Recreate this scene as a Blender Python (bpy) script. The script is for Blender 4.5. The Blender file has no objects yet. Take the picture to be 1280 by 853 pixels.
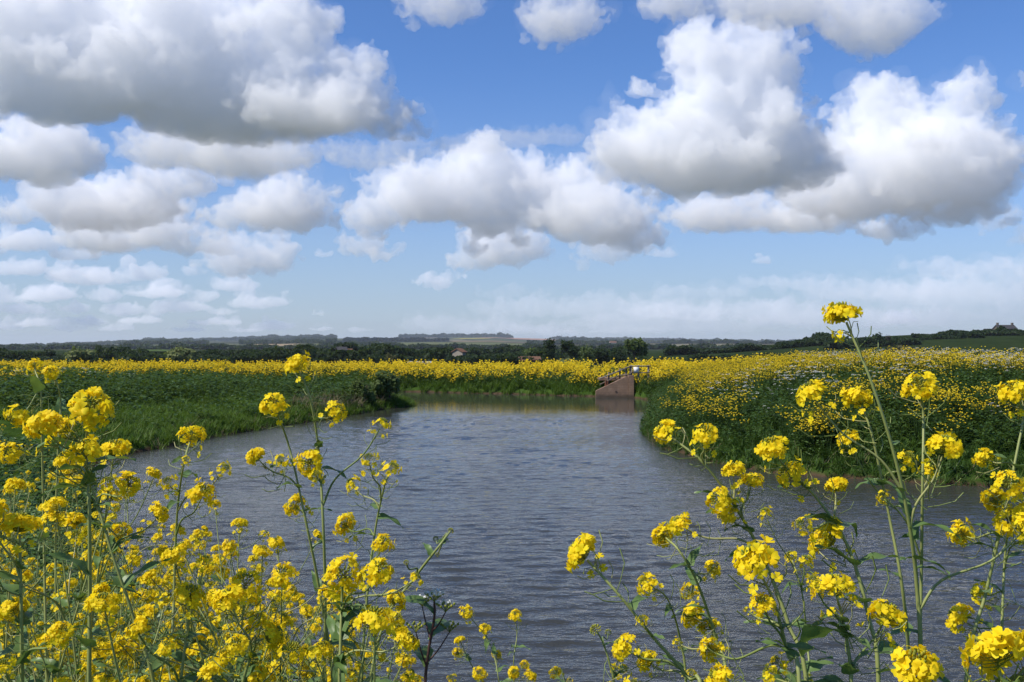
import bpy, bmesh, math, random
import numpy as np
from mathutils import Vector, Matrix, Euler

R = math.radians
SC = bpy.context.scene
COL = SC.collection

# ------------------------------------------------------------------ camera
FPX = 1200.0            # focal length in units of 1/1280 of the picture's width
HORIZ = 432.0
EYE = 3.0
cam_d = bpy.data.cameras.new('camera')
cam_d.sensor_width = 36.0
cam_d.lens = FPX / 1280.0 * 36.0
cam_d.clip_start = 0.05
cam_d.clip_end = 40000
cam = bpy.data.objects.new('camera', cam_d)
COL.objects.link(cam)
cam.location = (0, 0, EYE)
cam.rotation_euler = (R(90) + math.atan((HORIZ - 426.5) / FPX), 0, 0)
SC.camera = cam

# ------------------------------------------------------------------ exposure
SC.view_settings.view_transform = 'Standard'
SC.view_settings.look = 'None'
SC.view_settings.exposure = 0.26
SC.view_settings.gamma = 1.0
SC.render.film_transparent = False
SC.cycles.use_denoising = True
SC.cycles.max_bounces = 26
SC.cycles.diffuse_bounces = 3
SC.cycles.glossy_bounces = 3
SC.cycles.transmission_bounces = 3
SC.cycles.transparent_max_bounces = 8
SC.cycles.volume_bounces = 24
SC.cycles.caustics_reflective = False
SC.cycles.caustics_refractive = False
SC.cycles.sample_clamp_indirect = 6.0

# ------------------------------------------------------------------ sun
SUN_EL, SUN_AZ = R(50), R(-112)     # azimuth from +Y towards +X
sun_dir = Vector((math.sin(SUN_AZ) * math.cos(SUN_EL), math.cos(SUN_AZ) * math.cos(SUN_EL), math.sin(SUN_EL)))
sd = bpy.data.lights.new('sun', 'SUN')
sd.energy = 4.4
sd.angle = R(0.53)
sd.color = (1.0, 0.94, 0.84)
sun = bpy.data.objects.new('sun', sd)
COL.objects.link(sun)
sun.rotation_euler = (-sun_dir).to_track_quat('-Z', 'Y').to_euler()
sun.location = (0, 0, 60)

# ------------------------------------------------------------------ world: Nishita sky and pale low air
W = bpy.data.worlds.new('World')
SC.world = W
W.use_nodes = True


class NT:
    """small helper round a node tree"""
    def __init__(self, tree):
        self.t = tree
        self.n = tree.nodes
        self.l = tree.links

    def new(self, typ, **kw):
        n = self.n.new(typ)
        for k, v in kw.items():
            setattr(n, k, v)
        return n

    def put(self, sock, val):
        if isinstance(val, bpy.types.NodeSocket):
            self.l.new(val, sock)
        elif val is not None:
            sock.default_value = val

    def m(self, op, a, b=None, c=None, clamp=False):
        n = self.new('ShaderNodeMath', operation=op, use_clamp=clamp)
        self.put(n.inputs[0], a)
        self.put(n.inputs[1], b)
        self.put(n.inputs[2], c)
        return n.outputs[0]

    def v(self, op, a, b=None, c=None):
        n = self.new('ShaderNodeVectorMath', operation=op)
        self.put(n.inputs[0], a)
        self.put(n.inputs[1], b)
        self.put(n.inputs[2], c)
        return n.outputs['Value'] if op in ('DOT_PRODUCT', 'LENGTH', 'DISTANCE') else n.outputs['Vector']

    def rng(self, val, a, b, c=0.0, d=1.0, smooth=True):
        n = self.new('ShaderNodeMapRange', interpolation_type='SMOOTHSTEP' if smooth else 'LINEAR')
        self.put(n.inputs['Value'], val)
        self.put(n.inputs['From Min'], a)
        self.put(n.inputs['From Max'], b)
        self.put(n.inputs['To Min'], c)
        self.put(n.inputs['To Max'], d)
        return n.outputs['Result']

    def noise(self, vec, scale, detail=4, rough=0.5, lac=2.0, dist=0.0, out='Fac', dim='3D'):
        n = self.new('ShaderNodeTexNoise', noise_dimensions=dim)
        self.put(n.inputs['Vector'], vec)
        self.put(n.inputs['Scale'], scale)
        self.put(n.inputs['Detail'], detail)
        self.put(n.inputs['Roughness'], rough)
        self.put(n.inputs['Lacunarity'], lac)
        self.put(n.inputs['Distortion'], dist)
        return n.outputs[out]

    def voro(self, vec, scale, feature='F1', out='Distance', detail=0.0, rough=0.5, smooth=None, dim='3D'):
        n = self.new('ShaderNodeTexVoronoi', feature=feature, voronoi_dimensions=dim)
        self.put(n.inputs['Vector'], vec)
        self.put(n.inputs['Scale'], scale)
        self.put(n.inputs['Detail'], detail)
        self.put(n.inputs['Roughness'], rough)
        if smooth is not None:
            self.put(n.inputs['Smoothness'], smooth)
        return n.outputs[out]

    def mix(self, fac, a, b, blend='MIX'):
        n = self.new('ShaderNodeMix', data_type='RGBA', blend_type=blend)
        self.put(n.inputs[0], fac)
        for s, val in ((n.inputs[6], a), (n.inputs[7], b)):
            if isinstance(val, tuple) and len(val) == 3:
                val = val + (1.0,)
            self.put(s, val)
        return n.outputs[2]

    def ramp(self, fac, stops, interp='LINEAR'):
        n = self.new('ShaderNodeValToRGB')
        r = n.color_ramp
        r.interpolation = interp
        while len(r.elements) > 1:
            r.elements.remove(r.elements[-1])
        for i, (p, c) in enumerate(stops):
            e = r.elements[0] if i == 0 else r.elements.new(p)
            e.position = p
            e.color = c + (1.0,) if len(c) == 3 else c
        self.put(n.inputs[0], fac)
        return n.outputs[0]



wt = NT(W.node_tree)
W.node_tree.nodes.clear()
wout = wt.new('ShaderNodeOutputWorld')
wbg = wt.new('ShaderNodeBackground')
sky = wt.new('ShaderNodeTexSky', sky_type='NISHITA', sun_disc=False)
sky.sun_elevation = SUN_EL
sky.sun_rotation = SUN_AZ
sky.altitude = 60
sky.air_density = 1.0
sky.dust_density = 0.3
sky.ozone_density = 2.0
tc = wt.new('ShaderNodeTexCoord')
sep = wt.new('ShaderNodeSeparateXYZ')
wt.l.new(tc.outputs['Generated'], sep.inputs[0])
tint = wt.v('MULTIPLY', sky.outputs[0], (0.57, 0.82, 1.22))
low = wt.m('POWER', wt.rng(sep.outputs[2], 0.0, 0.30, 1.0, 0.0, smooth=False), 1.8)
sky_col = wt.mix(wt.m('MULTIPLY', low, 0.80), tint, (3.9, 4.4, 5.2))
wt.l.new(sky_col, wbg.inputs[0])
wbg.inputs[1].default_value = 0.10
wt.l.new(wbg.outputs[0], wout.inputs[0])
W.cycles.sampling_method = 'MANUAL'
W.cycles.sample_map_resolution = 512


# ------------------------------------------------------------------ numeric noise
def _hash(ix, iy, iz, seed):
    h = (ix.astype(np.int64) * 374761393 + iy.astype(np.int64) * 668265263 + iz.astype(np.int64) * 2147483647 + seed * 1274126177) & 0xffffffff
    h = ((h ^ (h >> 13)) * 1274126177) & 0xffffffff
    h = ((h ^ (h >> 16)) * 2246822519) & 0xffffffff
    return ((h ^ (h >> 15)) & 0xffffff) / float(0xffffff)


def vnoise(p, seed=0):
    """smooth value noise, about -1..1, p is (n, 3)"""
    i = np.floor(p)
    f = p - i
    f = f * f * f * (f * (f * 6 - 15) + 10)
    i = i.astype(np.int64)
    x, y, z = i[:, 0], i[:, 1], i[:, 2]
    u, v, w = f[:, 0], f[:, 1], f[:, 2]
    r = 0
    for dx in (0, 1):
        for dy in (0, 1):
            for dz in (0, 1):
                wt_ = (u if dx else 1 - u) * (v if dy else 1 - v) * (w if dz else 1 - w)
                r = r + wt_ * _hash(x + dx, y + dy, z + dz, seed)
    return r * 2 - 1


def fbm(p, octaves=5, gain=0.5, seed=0, billow=False):
    r, a, s = 0, 1.0, 1.0
    for k in range(octaves):
        n = vnoise(p * s + k * 17.3, seed + k)
        if billow:
            n = 1 - 2 * np.abs(n) * 1.3
        r = r + a * n
        a *= gain
        s *= 2.03
    return r


def fbm2(x, y, scale, octaves=4, gain=0.5, seed=0):
    p = np.stack([np.ravel(x) * scale, np.ravel(y) * scale, np.zeros(np.size(x)) + 0.37], 1)
    return np.reshape(fbm(p, octaves, gain, seed), np.shape(x))


def new_mat(name):
    m = bpy.data.materials.new(name)
    m.use_nodes = True
    t = NT(m.node_tree)
    t.n.clear()
    out = t.new('ShaderNodeOutputMaterial')
    return m, t, out


def tag(o, label=None, cat=None, group=None, kind=None):
    if label:
        o['label'] = label
    if cat:
        o['category'] = cat
    if group:
        o['group'] = group
    if kind:
        o['kind'] = kind
    return o


def link(name, me, mat=None, parent=None, loc=None):
    if mat is not None and len(me.materials) == 0:
        me.materials.append(mat)
    o = bpy.data.objects.new(name, me)
    COL.objects.link(o)
    if parent is not None:
        o.parent = parent
    if loc is not None:
        o.location = loc
    return o


def empty(name, loc=(0, 0, 0), rz=0.0):
    o = bpy.data.objects.new(name, None)
    COL.objects.link(o)
    o.location = loc
    o.rotation_euler = (0, 0, rz)
    o.empty_display_size = 0.1
    return o


def np_mesh(name, verts, faces, smooth=False, mat_idx=None):
    """verts (n,3); faces: list of (k, m) index arrays with a constant face size each"""
    me = bpy.data.meshes.new(name)
    verts = np.asarray(verts, dtype=np.float32)
    if not isinstance(faces, (list, tuple)):
        faces = [faces]
    faces = [np.asarray(f, dtype=np.int32) for f in faces if len(f)]
    me.vertices.add(len(verts))
    me.vertices.foreach_set('co', verts.ravel())
    loops = np.concatenate([f.ravel() for f in faces])
    tot = np.concatenate([np.full(len(f), f.shape[1], dtype=np.int32) for f in faces])
    start = np.concatenate([[0], np.cumsum(tot)[:-1]]).astype(np.int32)
    me.loops.add(len(loops))
    me.loops.foreach_set('vertex_index', loops)
    me.polygons.add(len(tot))
    me.polygons.foreach_set('loop_start', start)
    if mat_idx is not None:
        me.polygons.foreach_set('material_index', np.asarray(mat_idx, dtype=np.int32))
    if smooth:
        me.polygons.foreach_set('use_smooth', np.ones(len(tot), dtype=bool))
    me.update(calc_edges=True)
    return me


# ------------------------------------------------------------------ clouds: real bodies of droplets, kilometres away
def cloud_mat(name, density):
    m, t, out = new_mat(name)
    v = t.new('ShaderNodeVolumeScatter')
    v.inputs['Color'].default_value = (1.0, 1.0, 1.0, 1.0)
    v.inputs['Density'].default_value = density
    v.inputs['Anisotropy'].default_value = 0.0
    t.l.new(v.outputs[0], out.inputs['Volume'])
    return m


def ico(sub):
    bm = bmesh.new()
    bmesh.ops.create_icosphere(bm, subdivisions=sub, radius=1)
    v = np.array([q.co[:] for q in bm.verts])
    bm.verts.index_update()
    f = np.array([[q.index for q in g.verts] for g in bm.faces])
    bm.free()
    return v, f


ICO = {2: ico(2), 3: ico(3)}
CLOUD_BASE = 620.0
DENS = 46.0


def cloud(puffs, base_y, seed, label, density=1.0, vox=1.85, lumps=18, rough=1.0, wisps=16, group=None, name='cloud', kind=None, depth=0.75, fringe=0.06):
    """puffs: bearing and height (in picture units of 1/1200 of the distance), half width, rise, drop"""
    rnd = random.Random(seed)
    D = min(CLOUD_BASE / ((HORIZ - base_y) / FPX), 15000.0)
    k = D / FPX
    vs, fs = [], []
    cnt = [0]

    def ell(c, r, dn, sub=2):
        v0, f0 = ICO[sub]
        vv = v0 * np.array([r.x, r.y, 1.0])
        vv[:, 2] *= np.where(v0[:, 2] > 0, r.z, dn)
        vs.append(vv + np.array(c))
        fs.append(f0 + cnt[0])
        cnt[0] += len(v0)
    extra = []
    for (px, py, rx, ru, rd) in puffs:
        if rx > 1.6 * ru and density > .45:
            for i in range(int(2 * rx / ru)):
                u = rnd.uniform(-.85, .85)
                q = ru * rnd.uniform(.35, .8) * (1.1 - .5 * u * u)
                extra.append((px + u * rx, py - ru * rnd.uniform(.15, .65) * (1 - .6 * u * u), q * rnd.uniform(.9, 1.3), q, q * .8))
    for (px, py, rx, ru, rd) in list(puffs) + extra:
        c = Vector(((px - 640) * k, D + rnd.uniform(-.3, .3) * rx * k, EYE + (HORIZ - py) * k))
        r = Vector((rx * k, (rx * .5 + ru * .4) * k * depth, ru * k))
        dn = rd * k
        ell(c, r * 0.9, dn * 0.9, 3)
        for i in range(lumps):
            u = Vector((rnd.gauss(0, 1), rnd.gauss(0, 1) - .3, rnd.gauss(0, 1) + .35)).normalized()
            cc = c + Vector((u.x * r.x, u.y * r.y, u.z * (r.z if u.z > 0 else dn * .7))) * rnd.uniform(.72, .9)
            s = rnd.uniform(.16, .42) * min(r.x, r.z * 1.1)
            ell(cc, Vector((s * 1.2, s, s * .9)), s * .6)
        for i in range(wisps):
            u = Vector((rnd.gauss(0, 1), rnd.gauss(0, .5) - .2, rnd.gauss(0, .8))).normalized()
            cc = c + Vector((u.x * r.x, u.y * r.y, u.z * (r.z if u.z > 0 else dn))) * rnd.uniform(.95, 1.18)
            s = rnd.uniform(.05, .17) * min(r.x, r.z * 1.1)
            ell(cc, Vector((s * 1.8, s, s * .8)), s * .7)
    me = np_mesh(name, np.concatenate(vs), np.concatenate(fs))
    ob = link(name, me)

    def union(size):
        old = ob.data
        md = ob.modifiers.new('union', 'REMESH')
        md.mode = 'VOXEL'
        md.voxel_size = size * k
        dg = bpy.context.evaluated_depsgraph_get()
        dg.update()
        ob.data = bpy.data.meshes.new_from_object(ob.evaluated_get(dg))
        ob.modifiers.clear()
        bpy.data.meshes.remove(old)

    def tidy(least):
        """drop crumbs and sealed hollows: keep only the large connected skins"""
        ev = ob.data
        n = len(ev.vertices)
        e = np.empty(len(ev.edges) * 2, dtype=np.int32)
        ev.edges.foreach_get('vertices', e)
        e = e.reshape(-1, 2)
        lab = np.arange(n)
        for _ in range(200):
            m = np.minimum(lab[e[:, 0]], lab[e[:, 1]])
            new = lab.copy()
            np.minimum.at(new, e[:, 0], m)
            np.minimum.at(new, e[:, 1], m)
            new = new[new]
            new = new[new]
            if (new == lab).all():
                break
            lab = new
        size = np.bincount(lab, minlength=n)
        keep = size[lab] >= least
        nf = len(ev.polygons)
        tot = np.empty(nf, dtype=np.int32)
        ev.polygons.foreach_get('loop_total', tot)
        if keep.all() or not (tot == 4).all():
            return
        q = np.empty(nf * 4, dtype=np.int32)
        ev.polygons.foreach_get('vertices', q)
        q = q.reshape(-1, 4)
        q = q[keep[q[:, 0]]]
        co = np.empty(n * 3, dtype=np.float32)
        ev.vertices.foreach_get('co', co)
        idx_ = np.cumsum(keep) - 1
        ob.data = np_mesh(name, co.reshape(-1, 3)[keep], idx_[q])
        bpy.data.meshes.remove(ev)

    def swell(s1, a1, s2, a2, sd, grow):
        ev = ob.data
        n = len(ev.vertices)
        co = np.empty(n * 3)
        ev.vertices.foreach_get('co', co)
        co = co.reshape(-1, 3)
        nm = np.empty(n * 3)
        ev.vertex_normals.foreach_get('vector', nm)
        nm = nm.reshape(-1, 3)
        q = co / k
        warp = np.stack([vnoise(q / 30 + 5.1 + seed, 1), vnoise(q / 30 + 9.7, 2), vnoise(q / 30 + 2.3, 3)], 1)
        d = fbm(q / s1 + sd * 7.7 + warp * 0.35, 5, 0.52, sd)
        d2 = fbm(q / s2 + sd * 3.1 + warp * 0.4, 4, 0.55, sd + 50, billow=True) - 0.4
        up = 0.55 + 0.45 * np.clip(nm[:, 2] + 0.6, 0, 1)        # bases stay flatter and smoother
        co += nm * ((d * a1 + d2 * a2 + grow) * k * rough * up)[:, None]
        ev.vertices.foreach_set('co', co.ravel())
        ev.update()
        return co
    least = 900 if kind is None else 60
    union(vox * 1.2)
    if fringe > 0:
        core = ob.data
        ob.data = core.copy()
        swell(34.0, 11.0, 20.0, 7.0, seed + 3, 3.2)
        union(vox * 1.6)
        tidy(least // 3)
        shell = ob.data
        ob.data = core
    swell(44.0, 9.0, 24.0, 7.5, seed, -2.5 if fringe > 0 else 0.0)
    union(vox * 1.0)
    swell(13.0, 3.4, 9.0, 3.4, seed + 7, 0.0)
    union(vox * 0.8)
    tidy(least)
    ev = ob.data
    co = np.empty(len(ev.vertices) * 3)
    ev.vertices.foreach_get('co', co)
    co = co.reshape(-1, 3)
    ev.materials.append(cloud_mat('cloud_droplets', density * DENS / (k * FPX)))
    # origin at the middle of the cloud's base
    mn, mx = co.min(0), co.max(0)
    og = Vector(((mn[0] + mx[0]) / 2, (mn[1] + mx[1]) / 2, mn[2]))
    ev.transform(Matrix.Translation(-og))
    ob.location = og
    if fringe > 0:
        shell.transform(Matrix.Translation(-og))
        shell.materials.append(cloud_mat('cloud_fringe', fringe * density * DENS / (k * FPX)))
        link('fringe', shell, None, ob)
    if kind:
        tag(ob, label, 'cloud', group, kind)
    else:
        tag(ob, label, 'cloud', group)
    return ob


CLOUDS = [
    ('largest cloud, white topped with a broad grey base, above the left bank', 190,
     [(50, 45, 120, 80, 75), (190, 55, 150, 85, 100), (330, 40, 80, 70, 120), (372, 50, 50, 60, 90), (432, 118, 62, 54, 55), (490, 152, 42, 30, 24), (300, 125, 180, 65, 58), (110, 110, 160, 75, 58), (400, 150, 105, 45, 28)], {'depth': .55}),
    ('tall white cloud with a steep left slope and a dark flat base', 250,
     [(890, 105, 68, 64, 85), (945, 90, 64, 50, 90), (825, 190, 85, 68, 56), (900, 200, 135, 80, 52), (985, 205, 68, 50, 42), (768, 205, 36, 28, 34)], {}),
    ('white topped cloud with a jagged summit and grey underside at the right', 285,
     [(1130, 152, 85, 50, 75), (1200, 142, 38, 50, 80), (1150, 212, 120, 60, 64), (1228, 215, 52, 50, 50), (1062, 240, 105, 38, 40), (1185, 262, 88, 28, 24)], {}),
    ('long ragged white cloud in the middle, just left of the tall white cloud', 310,
     [(475, 268, 50, 32, 22), (535, 246, 78, 48, 42), (612, 232, 78, 62, 72), (692, 240, 80, 44, 58), (742, 268, 80, 40, 50), (788, 290, 42, 28, 32)], {}),
    ('low flat cloud shelf under the tall white cloud', 292,
     [(900, 268, 90, 22, 22), (1000, 276, 76, 20, 18), (1120, 288, 46, 12, 13)], {'wisps': 14}),
    ('small round white cloud alone in the blue at the top', 60,
     [(705, 24, 56, 34, 32), (690, 32, 34, 22, 22)], {'density': .7, 'wisps': 16}),
    ('cloud fragment cut by the top edge, above the long ragged cloud', 30,
     [(553, -2, 66, 22, 28)], {'density': .6, 'wisps': 16}),
    ('wide greyish cloud along the top edge, over the tall white cloud', 68,
     [(850, 4, 58, 20, 24), (965, 8, 95, 30, 30), (1092, 20, 80, 38, 46)], {'density': .7, 'wisps': 16}),
    ('grey white cloud at the left edge below the largest cloud', 235,
     [(50, 188, 88, 42, 46), (-20, 200, 60, 36, 34)], {}),
    ('grey shelf of cloud hanging just under the largest cloud', 228,
     [(310, 196, 115, 28, 30), (225, 188, 90, 30, 30)], {'density': .7}),
    ('wide grey based cloud with a white right end, low on the left', 290,
     [(120, 255, 112, 38, 38), (215, 232, 72, 26, 28), (15, 266, 40, 26, 20)], {}),
    ('bright white cloud between the grey shelf and the horizon, left of the ragged one', 298,
     [(345, 262, 78, 38, 34), (290, 270, 32, 20, 24), (385, 250, 36, 24, 24)], {}),
    ('thin pale cloud joining the largest cloud to the ragged one', 216,
     [(455, 192, 66, 22, 18), (505, 186, 44, 18, 16)], {'density': .4, 'wisps': 18}),
    ('white domed cloud with a blue grey base low on the left', 318,
     [(200, 282, 56, 30, 32), (130, 292, 84, 24, 26), (250, 305, 40, 24, 18)], {}),
    ('puffy white cloud with a round knob on its right end', 346,
     [(305, 324, 58, 28, 22), (344, 316, 28, 24, 22)], {}),
    ('small white puff left of the ragged cloud', 326,
     [(450, 306, 32, 18, 16), (478, 316, 26, 8, 9)], {'density': .8}),
    ('white puff hanging under the ragged cloud', 342,
     [(628, 312, 58, 30, 26), (590, 326, 40, 12, 14)], {}),
    ('small flat topped white puff low in the middle', 366,
     [(542, 352, 34, 11, 11), (565, 345, 20, 10, 9)], {}),
    ('pale grey cloud under the right end of the ragged cloud', 332,
     [(755, 312, 42, 20, 20), (800, 300, 30, 18, 18)], {'density': .6}),
    ('streak of thin cloud in the blue above the ragged cloud', 196,
     [(655, 170, 88, 14, 12), (590, 180, 60, 10, 12)], {'density': .22, 'rough': .7, 'wisps': 24, 'lumps': 8}),
    ('tiny white cloud at the right edge', 122,
     [(1284, 104, 18, 14, 14)], {'density': .7}),
    ('pale cloud at the right edge above the long horizon bank', 316,
     [(1290, 298, 36, 18, 14), (1240, 278, 30, 20, 14)], {'density': .45}),
]
for i, (lab, by, puffs, kw) in enumerate(CLOUDS):
    cloud(puffs, by, 11 + i, lab, **kw)

# rows of small clouds far off over the land, running together towards the horizon
def ragged(px, py, w, h, rnd):
    """a small flat based cumulus: several domes of uneven height along one base"""
    out = [(px, py, w, h * .7, h * .6)]
    n = max(2, int(w / h))
    for i in range(n):
        u = -1 + 2 * (i + rnd.random()) / n
        r = h * rnd.uniform(.45, 1.0) * (1 - .5 * u * u)
        out.append((px + u * w * .8, py - h * .25 * rnd.random(), r * rnd.uniform(1.0, 1.5), r * 1.5, h * rnd.uniform(.35, .6)))
    return out


rr = random.Random(44)
rows = [
    (352, 1.0, [(40, 303, 60, 24), (-30, 312, 40, 22), (150, 308, 34, 18), (95, 318, 40, 16)]),
    (374, .85, [(95, 345, 52, 22), (180, 342, 36, 18), (20, 336, 44, 20), (-30, 350, 34, 18), (405, 318, 12, 8), (955, 327, 18, 9), (830, 318, 26, 10), (245, 340, 20, 11), (140, 350, 24, 14)]),
    (390, .7, [(200, 366, 46, 15), (66, 369, 42, 19), (295, 357, 36, 12), (325, 379, 44, 18), (-10, 366, 34, 16), (395, 393, 12, 7), (130, 370, 28, 14), (255, 372, 20, 10), (20, 374, 26, 12)]),
    (402, .6, [(230, 385, 38, 13), (150, 388, 34, 13), (30, 388, 38, 14), (1130, 400, 30, 10), (90, 386, 26, 12), (1090, 408, 22, 7), (280, 390, 24, 10), (192, 390, 18, 9), (-20, 388, 24, 12)]),
    (414, .5, [(110, 402, 30, 11), (180, 401, 34, 10), (50, 404, 36, 12), (270, 403, 44, 10), (340, 408, 34, 8), (0, 408, 34, 11), (145, 411, 30, 8), (230, 412, 34, 7), (85, 412, 28, 8), (400, 411, 22, 6), (305, 413, 30, 6), (450, 413, 20, 5)]),
]
for j, (by, sc_, lst) in enumerate(rows):
    pf = []
    for q in lst:
        pf += ragged(*q, rr)
    cloud(pf, by, 60 + j, None, density=1.3, vox=1.2, lumps=6, rough=.32, wisps=2, name='far_clouds', kind='stuff', fringe=0.08, depth=.5)
cloud([(1180, 366, 210, 20, 18), (1290, 346, 120, 22, 26), (930, 388, 180, 12, 16), (1010, 354, 100, 9, 10), (1190, 334, 80, 14, 14), (1080, 396, 220, 12, 18), (1250, 384, 130, 16, 24), (870, 366, 70, 7, 8)], 410, 71, None, density=.42, vox=2.2, rough=.75, lumps=18, wisps=26, depth=.25, name='thin_cloud_bank', kind='stuff', fringe=.25)
cloud([(730, 386, 160, 14, 16), (580, 404, 110, 9, 14), (850, 402, 170, 10, 18), (640, 366, 60, 8, 9), (700, 412, 160, 7, 9)], 411, 72, None, density=.32, vox=2.2, rough=.75, lumps=18, wisps=26, depth=.25, name='thin_cloud_bank', kind='stuff', fringe=.25)

# ------------------------------------------------------------------ the lie of the land: river outline, banks, plain, ridge, hills
def at(px, py, d):
    """point at distance d (metres forward) on the line of sight px, py"""
    return Vector(((px - 640.0) * d / FPX, d, EYE + (HORIZ - py) * d / FPX))


SHORE = {
    'left': [(-10.9, 25.6), (-10.7, 26.4), (-10.4, 27.2), (-10.0, 30.5), (-9.4, 33), (-8.7, 36), (-7.6, 38.7), (-6.6, 42.5), (-6.2, 45), (-5.2, 47),
             (-4.9, 48.7), (-5.6, 50.5), (-8, 52.5), (-14, 54), (-30, 55), (-70, 56)],
    'far': [(-70, 67), (-30, 65), (-12, 63), (-6.2, 62), (-1, 59.5), (4.9, 56.3), (6.9, 55.4)],
    'right': [(7.5, 53), (7.4, 49), (6.3, 43), (5.4, 38.7), (4.62, 33.3), (4.4, 30.5), (4.45, 28.1), (4.75, 26.5), (5.3, 24.2), (6.1, 22.6), (8.2, 21.3),
              (9.6, 20.6), (10.8, 20.2), (16, 19.5), (30, 18), (70, 16)],
    'near': [(70, 6), (20, 5.0), (8, 5.0), (2, 5.2), (-1, 6.2), (-3.2, 8.5), (-5, 12), (-6.9, 16), (-8.7, 20), (-10.2, 23.5), (-10.9, 25.6)],
}
_rs = np.random.RandomState(4)


def fine(poly, amp):
    out = []
    for (a, b) in zip(poly[:-1], poly[1:]):
        a, b = np.array(a, float), np.array(b, float)
        n = max(1, int(np.linalg.norm(b - a) / 0.9))
        for i in range(n):
            p = a + (b - a) * i / n
            out.append(p + (_rs.uniform(-amp, amp, 2) if i else 0))
    out.append(np.array(poly[-1], float))
    return np.array(out)


SHORE_F = {k: fine(v, 0.11 if k != 'near' else 0.05) for k, v in SHORE.items()}
RIVER = np.concatenate([SHORE_F['left'], SHORE_F['far'], SHORE_F['right'], SHORE_F['near'][:-1]])


def seg_dist(x, y, poly, closed=False):
    a = poly
    b = np.roll(poly, -1, 0)
    if not closed:
        a, b = a[:-1], b[:-1]
    best = np.full(x.shape, 1e9)
    for (ax, ay), (bx, by) in zip(a, b):
        dx, dy = bx - ax, by - ay
        L = dx * dx + dy * dy + 1e-9
        t = np.clip(((x - ax) * dx + (y - ay) * dy) / L, 0, 1)
        best = np.minimum(best, (x - ax - t * dx) ** 2 + (y - ay - t * dy) ** 2)
    return np.sqrt(best)


def inside(x, y, poly):
    r = np.zeros(x.shape, bool)
    a, b = poly, np.roll(poly, -1, 0)
    for (ax, ay), (bx, by) in zip(a, b):
        if ay == by:
            continue
        c = ((ay > y) != (by > y)) & (x < (bx - ax) * (y - ay) / (by - ay) + ax)
        r ^= c
    return r


PROFILE = {
    'near': ([0, .4, 1.5, 4, 8, 20, 60], [0, .25, .62, 1.42, 1.5, 1.3, 0]),
    'left': ([0, .3, 1, 6, 13, 18, 24, 40], [0, .18, .35, .75, 1.15, 1.22, .9, -2.5]),
    'far': ([0, .3, 1.5, 4, 8, 14, 40], [0, .25, .55, .80, .85, .4, -2.5]),
    'right': ([0, .3, 1.5, 5, 9, 12.5, 18, 40], [0, .30, .78, 1.55, 1.9, 1.92, 1.2, -2.5]),
}
SKY_X = [-900, -300, 0, 100, 170, 200, 300, 400, 500, 620, 640, 700, 800, 900, 1000, 1060, 1300, 2000]
SKY_Y = [434, 436, 437, 433, 429, 428, 426, 423.5, 422.5, 421.5, 423, 425, 427, 428.5, 430, 431.5, 430, 426]


def sstep(v, a, b):
    t = np.clip((v - a) / (b - a), 0, 1)
    return t * t * (3 - 2 * t)


def regions(x, y):
    ks = list(SHORE_F)
    ds = np.stack([seg_dist(x, y, SHORE_F[k]) for k in ks])
    w = 1.0 / (ds + 0.6) ** 5
    w /= w.sum(0)
    s = ds.min(0)
    s = np.where(inside(x, y, RIVER), -s, s)
    return s, dict(zip(ks, w))


def far_z(x, y):
    rid = 9.0 * sstep(x, 30, 250) * np.exp(-((y - 470 - 0.10 * x) / 110.0) ** 2)
    rid = rid + 3.0 * sstep(x, 60, 200) * sstep(y, 150, 330) * (1 - sstep(y, 470, 900))
    px = x / np.maximum(y, 1) * FPX + 640
    sky = np.interp(px, SKY_X, SKY_Y)
    top = 3 + (HORIZ - sky) * 6200 / FPX + 2.5
    hill = top * (0.25 * sstep(y, 1300, 2600) + 0.3 * sstep(y, 2700, 4300) + 0.45 * sstep(y, 4300, 6200)) * (1 - 0.6 * sstep(y, 6300, 9000))
    und = fbm2(x, y, 1 / 900.0, 3, 0.5, 3) * 6.0 * sstep(y, 1000, 2500) * (1 - sstep(y, 5200, 6200))
    return -2.5 + rid + hill + und + fbm2(x, y, 1 / 60.0, 2, 0.5, 9) * 0.25


def land_z(x, y):
    x, y = np.asarray(x, float), np.asarray(y, float)
    s, w = regions(x, y)
    zb = sum(w[k] * np.interp(s, *PROFILE[k]) for k in w)
    zb = zb + fbm2(x, y, 0.45, 3, 0.5, 21) * 0.10 * sstep(s, 0.3, 2.5)
    zf = far_z(x, y)
    t = sstep(s, 22, 46)
    z = zb * (1 - t) + zf * t
    return np.where(s < 0, np.maximum(-1.6, -0.04 + 0.7 * s), z), s, w


def axis(lo, hi, step, end_lo, end_hi, grow):
    a = list(np.arange(lo, hi + 1e-6, step))
    d = step
    while a[-1] < end_hi:
        d = min(d * grow, 160.0)
        a.append(a[-1] + d)
    d = step
    b = []
    v = lo
    while v > end_lo:
        d = min(d * grow, 160.0)
        v -= d
        b.append(v)
    return np.array(b[::-1] + a)


gx = axis(-31, 33, 0.3, -9000, 9000, 1.055)
gy = axis(-4, 76, 0.3, -120, 9000, 1.045)
GX, GY = np.meshgrid(gx, gy)
GZ, GS, GW = land_z(GX, GY)
nx, ny = len(gx), len(gy)
idx = np.arange(nx * ny).reshape(ny, nx)
quads = np.stack([idx[:-1, :-1], idx[:-1, 1:], idx[1:, 1:], idx[1:, :-1]], -1).reshape(-1, 4)

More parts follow.
